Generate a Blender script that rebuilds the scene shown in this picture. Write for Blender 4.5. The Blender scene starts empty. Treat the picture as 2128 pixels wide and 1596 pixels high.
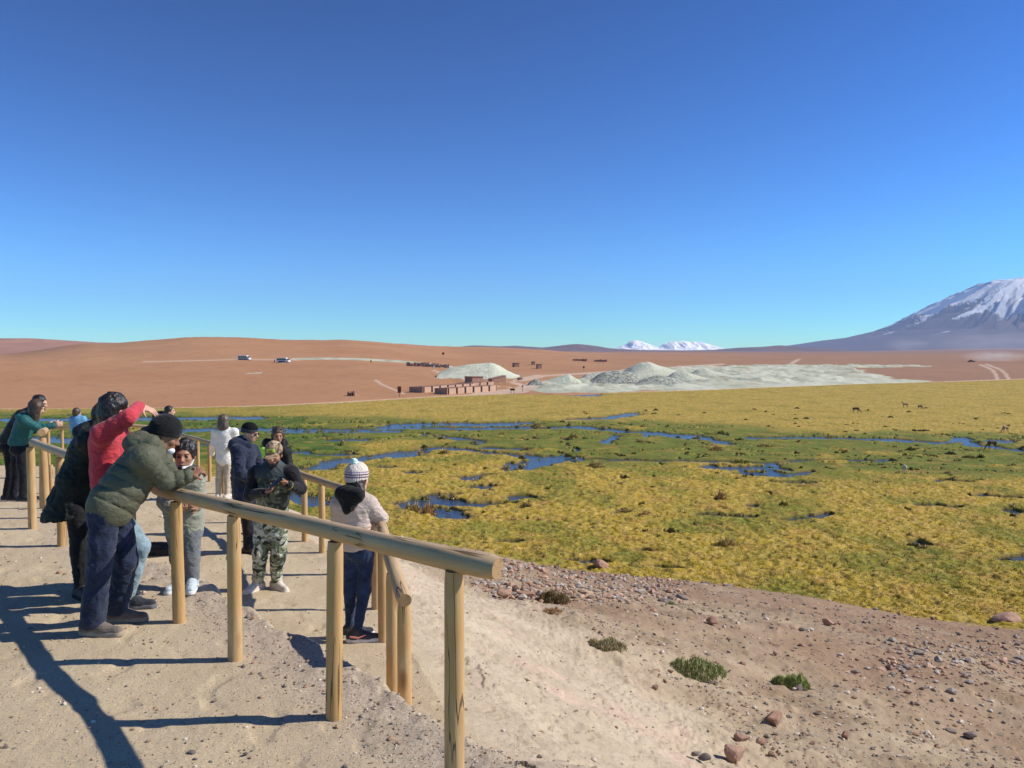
import bpy, bmesh, math, random
import numpy as np
from mathutils import Vector, Matrix

# ---------------------------------------------------------------- camera, sky, sun, exposure
C = bpy.context.scene.collection
sc = bpy.context.scene
PITCH = math.radians(2.44)
CZ = 2.02
FPX = 1640.0                       # focal length in pixels of the 2128 px wide photograph
cd = bpy.data.cameras.new("camera"); cam = bpy.data.objects.new("camera", cd); C.objects.link(cam)
cd.sensor_width = 36; cd.lens = FPX / 2128 * 36; cd.clip_start = 0.1; cd.clip_end = 60000
cam.location = (0, 0, CZ); cam.rotation_euler = (math.pi / 2 - PITCH, 0, 0)
sc.camera = cam
SUN_EL, SUN_AZ = math.radians(39), math.radians(86.5)
w = bpy.data.worlds.new("World"); sc.world = w; w.use_nodes = True
nt = w.node_tree; nt.nodes.clear()
sky = nt.nodes.new("ShaderNodeTexSky"); sky.sky_type = 'NISHITA'; sky.sun_disc = False
sky.sun_elevation = SUN_EL; sky.sun_rotation = SUN_AZ
sky.altitude = 3200; sky.air_density = 1.25; sky.dust_density = 0.25; sky.ozone_density = 3.0
hs = nt.nodes.new("ShaderNodeGamma"); hs.inputs[1].default_value = 1.9
bg = nt.nodes.new("ShaderNodeBackground"); bg.inputs[1].default_value = 0.05
wo = nt.nodes.new("ShaderNodeOutputWorld")
nt.links.new(sky.outputs[0], hs.inputs['Color']); tn = nt.nodes.new("ShaderNodeMix"); tn.data_type = 'RGBA'; tn.blend_type = 'MULTIPLY'; tn.inputs[0].default_value = 1; tn.inputs[7].default_value = (.235, .465, .545, 1)
nt.links.new(hs.outputs[0], tn.inputs[6]); nt.links.new(tn.outputs[2], bg.inputs[0]); nt.links.new(bg.outputs[0], wo.inputs[0])
sl = bpy.data.lights.new("sun", 'SUN'); sl.energy = 5.0; sl.angle = math.radians(0.53); sl.color = (1, 0.93, 0.82)
so = bpy.data.objects.new("sun", sl); C.objects.link(so)
sdir = Vector((math.cos(SUN_EL) * math.sin(SUN_AZ), math.cos(SUN_EL) * math.cos(SUN_AZ), math.sin(SUN_EL)))
so.rotation_euler = sdir.to_track_quat('Z', 'Y').to_euler(); so.location = (30, 0, 40)
sc.view_settings.view_transform = 'Standard'; sc.view_settings.look = 'None'
sc.view_settings.exposure = 0.25; sc.view_settings.gamma = 1.0
sc.cycles.max_bounces = 6; sc.cycles.volume_bounces = 1; sc.cycles.diffuse_bounces = 3
sc.cycles.use_denoising = True

# ---------------------------------------------------------------- helpers
def hash2(ix, iy, seed):
    h = (ix.astype(np.int64) * 374761393 + iy.astype(np.int64) * 668265263 + seed * 1274126177) & 0xFFFFFFFF
    h = ((h ^ (h >> 13)) * 1103515245) & 0xFFFFFFFF
    h = ((h ^ (h >> 16)) * 2246822519) & 0xFFFFFFFF
    return (h ^ (h >> 15)) & 0xFFFFFFFF

def perlin(x, y, seed=0):
    x = np.asarray(x, np.float64); y = np.asarray(y, np.float64)
    x, y = np.broadcast_arrays(x, y)
    ix = np.floor(x); iy = np.floor(y); fx = x - ix; fy = y - iy
    ux = fx * fx * fx * (fx * (fx * 6 - 15) + 10); uy = fy * fy * fy * (fy * (fy * 6 - 15) + 10)
    def g(dx, dy):
        a = hash2(ix + dx, iy + dy, seed) / 4294967296.0 * 2 * np.pi
        return np.cos(a) * (fx - dx) + np.sin(a) * (fy - dy)
    return ((g(0, 0) * (1 - ux) + g(1, 0) * ux) * (1 - uy) + (g(0, 1) * (1 - ux) + g(1, 1) * ux) * uy) * 1.41

def fbm(x, y, seed=0, octv=4, gain=.5, lac=2.03):
    s = 0; a = 1; n = 0
    for i in range(octv):
        s = s + a * perlin(x * lac ** i, y * lac ** i, seed + i * 17); n += a; a *= gain
    return s / n

def noise3(P, seed=0):
    P = np.asarray(P, np.float64); I = np.floor(P); F = P - I; U = F * F * (3 - 2 * F)
    out = 0
    for dx in (0, 1):
        for dy in (0, 1):
            for dz in (0, 1):
                h = hash2(I[:, 0] + dx + 57 * (I[:, 2] + dz), I[:, 1] + dy + 131 * (I[:, 2] + dz), seed) / 4294967296.0
                out = out + h * (U[:, 0] if dx else 1 - U[:, 0]) * (U[:, 1] if dy else 1 - U[:, 1]) * (U[:, 2] if dz else 1 - U[:, 2])
    return out * 2 - 1

def sstep(a, b, x):
    t = np.clip((x - a) / (b - a), 0, 1); return t * t * (3 - 2 * t)

def ray(px, py):
    a = (px - 1064) / FPX; b = -(py - 798) / FPX
    return np.array([a, math.cos(PITCH) + b * math.sin(PITCH), -math.sin(PITCH) + b * math.cos(PITCH)])

def at(px, py, d):
    r = ray(px, py); return np.array([0, 0, CZ]) + r * (d / r[1])

def plane(px, py, z):
    r = ray(px, py); return np.array([0, 0, CZ]) + r * ((z - CZ) / r[2])

def proj(x, y, z):
    h = CZ - z; c, s = math.cos(PITCH), math.sin(PITCH)
    f = y * c + h * s
    return 1064 + FPX * x / f, 798 + FPX * (h * c - y * s) / f

def pdist(x, y, poly):
    """signed distance to an open polyline (positive on its left-hand side walking backwards: right of travel) and nearest point"""
    best = np.full(x.shape, 1e18); sg = np.ones(x.shape); nx = np.zeros(x.shape); ny = np.zeros(x.shape)
    for (ax, ay), (bx, by) in zip(poly[:-1], poly[1:]):
        dx, dy = bx - ax, by - ay; L = dx * dx + dy * dy
        t = np.clip(((x - ax) * dx + (y - ay) * dy) / L, 0, 1)
        qx = ax + t * dx; qy = ay + t * dy
        d = (x - qx) ** 2 + (y - qy) ** 2
        m = d < best
        cr = dx * (y - ay) - dy * (x - ax)
        best = np.where(m, d, best); sg = np.where(m, np.where(cr > 0, 1., -1.), sg)
        nx = np.where(m, qx, nx); ny = np.where(m, qy, ny)
    return np.sqrt(best) * sg, nx, ny

def rawmesh(name, V, Fq, mats=(), smooth=True, attrs=None, mi=None, uv=None):
    me = bpy.data.meshes.new(name)
    V = np.asarray(V, np.float32); Fq = np.asarray(Fq, np.int32)
    n = Fq.shape[1]
    me.vertices.add(len(V)); me.vertices.foreach_set('co', V.ravel())
    me.loops.add(Fq.size); me.loops.foreach_set('vertex_index', Fq.ravel())
    me.polygons.add(len(Fq)); me.polygons.foreach_set('loop_start', np.arange(0, Fq.size, n, dtype=np.int32))
    me.polygons.foreach_set('use_smooth', np.full(len(Fq), smooth, bool))
    if mi is not None: me.polygons.foreach_set('material_index', np.asarray(mi, np.int32))
    for m in mats: me.materials.append(m)
    for k, a in (attrs or {}).items():
        a = np.asarray(a, np.float32)
        if a.ndim == 1:
            at_ = me.attributes.new(k, 'FLOAT', 'POINT'); at_.data.foreach_set('value', a)
        else:
            if a.shape[1] == 3: a = np.concatenate([a, np.ones((len(a), 1), np.float32)], 1)
            at_ = me.attributes.new(k, 'FLOAT_COLOR', 'POINT'); at_.data.foreach_set('color', a.ravel())
    if uv is not None:
        l = me.uv_layers.new(name='UVMap'); l.data.foreach_set('uv', np.asarray(uv, np.float32)[Fq.ravel()].ravel())
    me.update(calc_edges=True); me.validate()
    return me

def link(name, me, parent=None, loc=(0, 0, 0)):
    o = bpy.data.objects.new(name, me); C.objects.link(o); o.location = loc
    if parent is not None: o.parent = parent
    return o

def tag(o, label=None, cat=None, group=None, kind=None):
    if label: o['label'] = label
    if cat: o['category'] = cat
    if group: o['group'] = group
    if kind: o['kind'] = kind
    return o

def empty(name, loc, rz=0, **k):
    o = bpy.data.objects.new(name, None); C.objects.link(o); o.location = loc; o.rotation_euler = (0, 0, rz)
    o.empty_display_size = .2
    return tag(o, **k)

class MB:
    """collects boxes, tubes and blobs into one mesh"""
    def __init__(s): s.bm = bmesh.new()
    def box(s, c, size, rz=0, rx=0, ry=0, taper=1.0, bevel=0):
        m = Matrix.Translation(c) @ Matrix.Rotation(rz, 4, 'Z') @ Matrix.Rotation(ry, 4, 'Y') @ Matrix.Rotation(rx, 4, 'X')
        r = bmesh.ops.create_cube(s.bm, size=1)
        for v in r['verts']:
            t = taper if v.co.z > 0 else 1
            v.co = m @ Vector((v.co.x * size[0] * t, v.co.y * size[1] * t, v.co.z * size[2]))
        if bevel:
            es = list({e for v in r['verts'] for e in v.link_edges})
            bmesh.ops.bevel(s.bm, geom=es, offset=bevel, segments=2, affect='EDGES')
        return s
    def poly(s, pts, y0, y1, tf=None):
        a = [s.bm.verts.new((x, y0, z)) for x, z in pts]; b = [s.bm.verts.new((x, y1, z)) for x, z in pts]
        if tf:
            for v in a + b: v.co = tf @ v.co
        s.bm.faces.new(a); s.bm.faces.new(b[::-1])
        n = len(pts)
        for i in range(n): s.bm.faces.new((a[i], b[i], b[(i + 1) % n], a[(i + 1) % n]))
        return s
    def tube(s, p, q, r, r2=None, seg=10):
        p = Vector(p); q = Vector(q); d = q - p
        bmesh.ops.create_cone(s.bm, cap_ends=True, segments=seg, radius1=r, radius2=r if r2 is None else r2, depth=d.length,
                              matrix=Matrix.Translation((p + q) / 2) @ d.to_track_quat('Z', 'Y').to_matrix().to_4x4())
        return s
    def build(s, name, m, parent=None, loc=(0, 0, 0), smooth=False):
        bmesh.ops.recalc_face_normals(s.bm, faces=s.bm.faces)
        me = bpy.data.meshes.new(name); s.bm.to_mesh(me); s.bm.free()
        if smooth:
            for p in me.polygons: p.use_smooth = True
        me.materials.append(m)
        return link(name, me, parent, loc)

# ---------------------------------------------------------------- materials
class NT:
    def __init__(s, name):
        s.m = bpy.data.materials.new(name); s.m.use_nodes = True; s.t = s.m.node_tree; s.t.nodes.clear()
        s.out = s.n("ShaderNodeOutputMaterial"); s.b = s.n("ShaderNodeBsdfPrincipled"); s.l(s.b.outputs[0], s.out.inputs[0])
        s.b.inputs['Specular IOR Level'].default_value = .25
    def n(s, t, **k):
        x = s.t.nodes.new(t)
        for a, v in k.items(): setattr(x, a, v)
        return x
    def l(s, a, b): s.t.links.new(a, b)
    def coord(s, kind='Object'): return s.n("ShaderNodeTexCoord").outputs[kind]
    def attr(s, name, out='Color'): x = s.n("ShaderNodeAttribute"); x.attribute_name = name; return x.outputs[out]
    def mapping(s, v, scale=(1, 1, 1), rot=(0, 0, 0)):
        x = s.n("ShaderNodeMapping"); x.inputs['Scale'].default_value = scale; x.inputs['Rotation'].default_value = rot
        s.l(v, x.inputs[0]); return x.outputs[0]
    def noise(s, v, scale, detail=4, rough=.55, dist=0):
        x = s.n("ShaderNodeTexNoise"); x.inputs['Scale'].default_value = scale; x.inputs['Detail'].default_value = detail
        x.inputs['Roughness'].default_value = rough; x.inputs['Distortion'].default_value = dist
        s.l(v, x.inputs['Vector']); return x.outputs['Fac']
    def vor(s, v, scale, feature='F1', out='Distance', rand=1):
        x = s.n("ShaderNodeTexVoronoi"); x.feature = feature; x.inputs['Scale'].default_value = scale
        x.inputs['Randomness'].default_value = rand
        s.l(v, x.inputs['Vector']); return x.outputs[out]
    def ramp(s, f, stops, interp='LINEAR'):
        x = s.n("ShaderNodeValToRGB"); x.color_ramp.interpolation = interp; e = x.color_ramp.elements
        while len(e) < len(stops): e.new(.5)
        for i, (p, c) in enumerate(stops):
            e[i].position = p; e[i].color = (*c, 1) if hasattr(c, '__len__') else (c, c, c, 1)
        s.l(f, x.inputs[0]); return x.outputs[0]
    def mix(s, f, a, b, mode='MIX'):
        x = s.n("ShaderNodeMix"); x.data_type = 'RGBA'; x.blend_type = mode; x.clamp_factor = True
        for i, v in ((0, f), (6, a), (7, b)):
            if hasattr(v, 'is_output') or isinstance(v, bpy.types.NodeSocket): s.l(v, x.inputs[i])
            elif i == 0: x.inputs[0].default_value = v
            else: x.inputs[i].default_value = (*v, 1) if hasattr(v, '__len__') else (v, v, v, 1)
        return x.outputs[2]
    def math(s, op, a, b=0, clamp=False):
        x = s.n("ShaderNodeMath", operation=op, use_clamp=clamp)
        for i, v in ((0, a), (1, b)):
            if isinstance(v, bpy.types.NodeSocket): s.l(v, x.inputs[i])
            else: x.inputs[i].default_value = v
        return x.outputs[0]
    def bump(s, h, strength=.5, dist=.02, prev=None):
        x = s.n("ShaderNodeBump"); x.inputs['Strength'].default_value = strength; x.inputs['Distance'].default_value = dist
        s.l(h, x.inputs['Height'])
        if prev is not None: s.l(prev, x.inputs['Normal'])
        return x.outputs[0]
    def fin(s, col=None, rough=.9, nrm=None, spec=None):
        if col is not None:
            if isinstance(col, bpy.types.NodeSocket): s.l(col, s.b.inputs['Base Color'])
            else: s.b.inputs['Base Color'].default_value = (*col, 1)
        if isinstance(rough, bpy.types.NodeSocket): s.l(rough, s.b.inputs['Roughness'])
        else: s.b.inputs['Roughness'].default_value = rough
        if nrm is not None: s.l(nrm, s.b.inputs['Normal'])
        if spec is not None: s.b.inputs['Specular IOR Level'].default_value = spec
        return s.m

def simple(name, c, c2=None, scale=8, rough=.85, bs=40, bump=.3, bd=.004, spec=.25, detail=4):
    n = NT(name); v = n.coord()
    c2 = c2 or tuple(x * .78 for x in c)
    col = n.mix(n.ramp(n.noise(v, scale, detail), [(.35, 0), (.65, 1)]), c2, c)
    return n.fin(col, rough, n.bump(n.noise(v, bs, 5), bump, bd), spec)

def cloth(name, c, rough=.8, var=.18, spec=.2, weave=220, wr=.25):
    n = NT(name); v = n.coord()
    f = n.noise(v, 13, 6, .65)
    var = var * 1.35
    col = n.mix(n.ramp(f, [(.3, 0), (.7, 1)]), tuple(x * (1 - var) for x in c), tuple(min(1, x * (1 + var)) for x in c))
    b1 = n.bump(n.noise(n.mapping(v, (1, 1, 1.7)), 17, 4, .55, 1.0), wr * 1.8, .03)
    b2 = n.bump(n.noise(v, weave, 2), .25, .0015, b1)
    n.b.inputs['Sheen Weight'].default_value = .15
    return n.fin(col, rough, b2, spec)
# ---------------------------------------------------------------- the lie of the land
ZW = -8.0
E1 = [(-13, 24), (-9.6, 17), (-7.0, 12.6), (-5.3, 9.9), (-4.25, 8.35), (-2.85, 6.95), (-2.1, 6.17), (-1.39, 5.37), (-.62, 4.5), (0.02, 3.75), (1.2, 2.3), (3, -1), (5, -6)]
CREST = [(-60, 28), (-30, 25), (-15, 23.4), (-9.4, 22.0), (-7.4, 19.9), (-5.2, 15.7), (-3.0, 11.5), (-2.3, 10.5), (-1.35, 8.2), (-.92, 6.7), (-.45, 5.2), (-.1, 4.25), (.12, 3.75), (1.3, 2.2), (3.1, -1), (5, -6)]
FOOTPX = [(830, 1158), (1040, 1160), (1180, 1184), (1300, 1195), (1480, 1211), (1700, 1241), (1900, 1276), (2060, 1297), (2128, 1303)]
FOOT = [(-120, 52), (-60, 48), (-30, 45), (-13, 41)] + [tuple(plane(a, b, ZW)[:2]) for a, b in FOOTPX] + [(26, 27), (45, 20), (80, 8), (100, -14)]

def B_(y): return -.45 - .055 * (y - 6)
def walk(x, y):
    s1, _, _ = pdist(x, y, E1)
    rag = perlin(x * 1.3, y * 1.3, 5) * .13 + perlin(x * 4, y * 4, 6) * .035
    q = sstep(0, .26, s1 + rag)
    U = B_(y) * sstep(8.5, 17, y)
    return U * (1 - q) + B_(y) * q, s1
def Hnear(x, y, detail=False):
    x = np.asarray(x, float); y = np.asarray(y, float)
    W, s1 = walk(x, y)
    s, qx, qy = pdist(x, y, CREST)
    df, _, _ = pdist(x, y, FOOT)
    df = -df
    zc, _ = walk(qx - .03, qy - .03)
    sp = np.maximum(s, 0); dm = np.maximum(df, 0)
    u = sp / (sp + dm + 1e-6) + np.where(df < 0, -df * .06, 0)
    f = np.interp(u, [0, .02, .06, .12, .24, .5, .8, 1, 1.6], [0, .022, .10, .19, .325, .56, .84, 1, 1.5])
    z = np.where(s > 0, zc + (ZW - zc) * f, W)
    # swale and undulation of the slope
    am = sstep(0.5, 4, s) * sstep(0, 3, df)
    z = z + am * (fbm(x * .16 + 3, y * .16, 41, 3) * .5)
    if detail:
        z = z + fbm(x * 1.1, y * 1.1, 11, 4) * (.018 + .05 * am) + fbm(x * 7, y * 7, 23, 3) * (.006 + .012 * am)
        z = z + np.abs(fbm(x * 3 + 2 * y, y * 2.2, 31, 3)) * .04 * sstep(.1, 1, s) * (1 - sstep(3, 5, s))
        # rough bare footprints
        z = z - sstep(.25, .6, perlin(x * 4.2, y * 4.2, 77)) * .012 * (1 - am)
        lip = np.exp(-(s1 / .25) ** 2) * (s < .4)
        z = z + lip * (fbm(x * 5, y * 5, 91, 4) * .035)
        bk = sstep(.05, .5, s) * (1 - sstep(3.5, 5.5, s))
        for q_, (fq, am_) in enumerate([(.55, .024), (1.5, .006)]):
            v_ = fbm((x + y * .35) * fq, (y - x * .35) * fq * 1.7, 141 + q_, 4, .55) * 9
            z = z + bk * am_ * (np.floor(v_) + sstep(.72, 1, v_ - np.floor(v_)) - v_ * .8)
        z = z + am * np.maximum(0, fbm(x * 2.6, y * 2.6, 151, 3) - .15) * .12
    return z, s, s1, df

# far edge of the marsh and the desert behind it: (depth, photo row) knots per photo column
FARPX = [(-700, 858), (-300, 856), (0, 854), (350, 852), (560, 847), (700, 840), (900, 828), (1050, 821), (1150, 822), (1300, 818), (1500, 811), (1650, 805), (1800, 799), (2000, 794), (2128, 789), (2500, 786), (3000, 784)]
def ydrop(y, d): return CZ - np.tan(np.arctan((y - 798) / FPX) + PITCH) * d
COLS = {
 -900: [(250, 788), (400, 756), (600, 742), (900, 735), (1400, 733), (2500, 733)],
 0:    [(250, 789), (400, 757), (600, 742), (850, 736), (1400, 736), (2500, 735)],
 200:  [(250, 789), (400, 755), (600, 728), (800, 715), (1000, 716), (2500, 745)],
 420:  [(250, 789), (390, 752), (600, 715), (760, 701), (900, 703), (2500, 735)],
 700:  [(250, 789), (390, 755), (600, 724), (850, 707), (1000, 708), (2500, 735)],
 1000: [(250, 792), (400, 764), (700, 736), (1100, 722), (1500, 723), (3000, 735)],
 1300: [(260, 790), (400, 766), (700, 748), (1500, 736.5), (3000, 732.5), (6000, 731)],
 1700: [(300, 783), (500, 762), (1000, 745), (2500, 735), (5000, 731.5), (8000, 730.5)],
 2128: [(350, 775), (700, 751), (1500, 739), (3000, 732), (5000, 727), (8000, 724)],
 3200: [(350, 775), (700, 751), (1500, 739), (3000, 732), (5000, 728), (8000, 725)],
}
YK = np.array([90, 130, 160, 200, 250, 320, 400, 500, 620, 760, 900, 1100, 1500, 2200, 3200, 5000, 8000, 12000], float)
def _col(px):
    e = plane(px, np.interp(px, [a for a, b in FARPX], [b for a, b in FARPX]), ZW)[1]
    k = COLS[px]
    ds = [e] + [d for d, _ in k]; zs = [ZW] + [ydrop(y, d) for d, y in k]
    return ds, zs
PXK = sorted(COLS)
TAB = []
for p_ in PXK:
    ds, zs = _col(p_)
    TAB.append(np.interp(YK, ds, zs))
TAB = np.array(TAB)
def edge_depth(px):
    yy = np.interp(px, [a for a, b in FARPX], [b for a, b in FARPX])
    b = -(yy - 798) / FPX; ry = math.cos(PITCH) + b * math.sin(PITCH); rz = -math.sin(PITCH) + b * math.cos(PITCH)
    return ry * (ZW - CZ) / rz
def Hfar(x, y, detail=False):
    x = np.asarray(x, float); y = np.asarray(y, float)
    px = np.clip(1064 + FPX * x / np.maximum(y, 1), -900, 3200)
    ly = np.interp(np.log(np.maximum(y, 60)), np.log(YK), np.arange(len(YK)))
    i = np.clip(ly.astype(int), 0, len(YK) - 2); fy = ly - i; fy = fy * fy * (3 - 2 * fy) * .35 + fy * .65
    lp = np.interp(px, PXK, np.arange(len(PXK))); j = np.clip(lp.astype(int), 0, len(PXK) - 2); fp = lp - j; fp = fp * fp * (3 - 2 * fp)
    z = (TAB[j, i] * (1 - fy) + TAB[j, i + 1] * fy) * (1 - fp) + (TAB[j + 1, i] * (1 - fy) + TAB[j + 1, i + 1] * fy) * fp
    e = edge_depth(px)
    k = y - e
    wob = perlin(x * .05, y * .02, 3) * 2
    z = np.where(k + wob < 0, ZW - np.minimum(.8, -(k + wob) * .12) - .02, np.maximum(z, ZW) + .0 + .35 * sstep(0, 5, k + wob))
    if detail:
        a = sstep(5, 60, k)
        z = z + a * (fbm(x * .012, y * .012, 61, 4) * 1.6 * np.clip(y / 500, .3, 1.2) + fbm(x * .08, y * .08, 66, 3) * .35)
    return z, k

def Hall(x, y):
    a = Hnear(x, y)[0]; b = Hfar(x, y)[0]
    return np.maximum(np.maximum(np.where(np.asarray(y) < 70, a, -50), np.where(np.asarray(y) > 60, b, -50)), np.where(np.asarray(y) > 20, ZW, -50.))
def hit(px, py, near=1.5):
    r = ray(px, py); d = np.geomspace(near, 9000, 12000); X = r[0] / r[1] * d; Z = CZ + r[2] / r[1] * d
    H = Hall(X, d); m = np.nonzero(Z < H)[0]
    if not len(m): return at(px, py, 3000)
    i = m[0]
    if i == 0: return np.array([X[0], d[0], H[0]])
    a = Z[i - 1] - H[i - 1]; b = H[i] - Z[i]; t = a / (a + b + 1e-9)
    dd = d[i - 1] + (d[i] - d[i - 1]) * t
    return np.array([r[0] / r[1] * dd, dd, CZ + r[2] / r[1] * dd])

def grid_faces(nr, nc):
    a = (np.arange(nr - 1)[:, None] * nc + np.arange(nc - 1)[None]).ravel()
    return np.stack([a, a + 1, a + nc + 1, a + nc], 1)

# ---- near ground: terrace, walkway, bank and stony slope
def cols_t(n_in, n_out, tin=.74, tout=2.6):
    a = np.linspace(-tin, tin, n_in); b = tin * (tout / tin) ** (np.linspace(0, 1, n_out + 1)[1:])
    return np.concatenate([-b[::-1], a, b])
t = cols_t(980, 60); dd = np.geomspace(1.0, 66, 760)
Y, T = np.meshgrid(dd, t, indexing='ij'); X = Y * T
Z, S, S1, DF = Hnear(X, Y, True)
Z = Z + np.where(DF < 0, np.maximum(DF * .25, -1.2), 0)
bank = sstep(-.1, .25, S) * (1 - sstep(1.8, 5.2, S + fbm(X * .5, Y * .5, 71, 3) * 1.6 - sstep(8, 14, Y) * 1.5))
slope = sstep(1.9, 5.2, S + fbm(X * .5, Y * .5, 71, 3) * 1.6)
red = sstep(-.25, .35, fbm(X * .18, Y * .18, 19, 3) + .018 * (X - 3) + .02 * (Y - 14)) * sstep(2, 5, S)
gravel = np.exp(-((S1 + .15) / .38) ** 2) * (S < .3)
n = NT("ground_sand"); v = n.coord(); m = n.attr("mask")
sep = n.n("ShaderNodeSeparateColor"); n.l(m, sep.inputs[0])
c0 = n.mix(n.ramp(n.noise(v, 1.1, 5), [(.3, 0), (.7, 1)]), (.53, .425, .27), (.65, .54, .355))
c0 = n.mix(n.ramp(n.noise(v, 60, 5, .7), [(.38, 0), (.62, 1)]), n.mix(.5, c0, (.34, .25, .18)), c0)
cb = n.mix(n.ramp(n.noise(v, 1.6, 5, .6), [(.3, 0), (.7, 1)]), (.445, .355, .25), (.555, .46, .335))
cb = n.mix(n.ramp(n.noise(v, .9, 3, .6), [(.52, 0), (.68, .8)]), cb, (.60, .415, .32))
cs = n.mix(n.ramp(n.noise(v, .8, 5, .6), [(.35, 0), (.65, 1)]), (.27, .195, .12), (.43, .335, .225))
cr = n.mix(n.ramp(n.noise(v, 2.2, 5, .6), [(.35, 0), (.65, 1)]), (.245, .15, .092), (.32, .21, .13))
cs = n.mix(n.math('MULTIPLY', n.attr("red", 'Fac'), .8), cs, cr)
col = n.mix(sep.outputs[0], c0, cb); col = n.mix(sep.outputs[1], col, cs)
cg = n.mix(n.ramp(n.noise(v, 45, 3, .8), [(.4, 0), (.6, 1)]), (.26, .21, .17), (.50, .42, .34))
col = n.mix(n.math('MULTIPLY', sep.outputs[2], .65), col, cg)
pb = n.vor(v, 38); pcol = n.vor(v, 38, out='Color')
spk = n.ramp(pb, [(.16, 1), (.26, 0)])
pick = n.ramp(pcol, [(.55, 0), (.6, 1)])
stone = n.mix(n.ramp(pcol, [(.2, 0), (.9, 1)]), (.22, .16, .13), (.66, .58, .50))
col = n.mix(n.math('MULTIPLY', spk, pick), col, stone)
pb2 = n.vor(v, 90); spk2 = n.math('MULTIPLY', n.ramp(pb2, [(.18, 1), (.3, 0)]), n.ramp(n.vor(v, 90, out='Color'), [(.5, 0), (.55, 1)]))
col = n.mix(n.math('MULTIPLY', spk2, .7), col, (.27, .21, .17))
nb = n.bump(n.noise(v, 14, 7, .75), .5, .02); nb = n.bump(n.noise(v, 70, 5, .8), .7, .008, nb)
nb = n.bump(n.math('MULTIPLY', spk, pick), .8, .008, nb)
fl = n.vor(n.mapping(v, (1.0, 2.0, 1), (0, 0, .6)), 2.6, 'DISTANCE_TO_EDGE')
crk = n.ramp(fl, [(0, 0), (.06, 1)])
x_ = n.n("ShaderNodeBump"); x_.inputs['Distance'].default_value = .02; n.l(sep.outputs[0], x_.inputs['Strength']); n.l(n.math('ADD', n.math('MULTIPLY', crk, .16), n.noise(v, 5, 5, .6, 1.2)), x_.inputs['Height']); n.l(nb, x_.inputs['Normal'])
M_GROUND = n.fin(col, .95, x_.outputs[0], .12)
tag(link("ground", rawmesh("ground", np.stack([X, Y, Z], -1).reshape(-1, 3), grid_faces(len(dd), len(t)), [M_GROUND],
    attrs={'mask': np.stack([bank, slope, gravel], -1).reshape(-1, 3), 'red': red.ravel()})),
    "pale sandy terrace, walkway and stony slope in front of the marsh", "ground", kind='structure')

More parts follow.
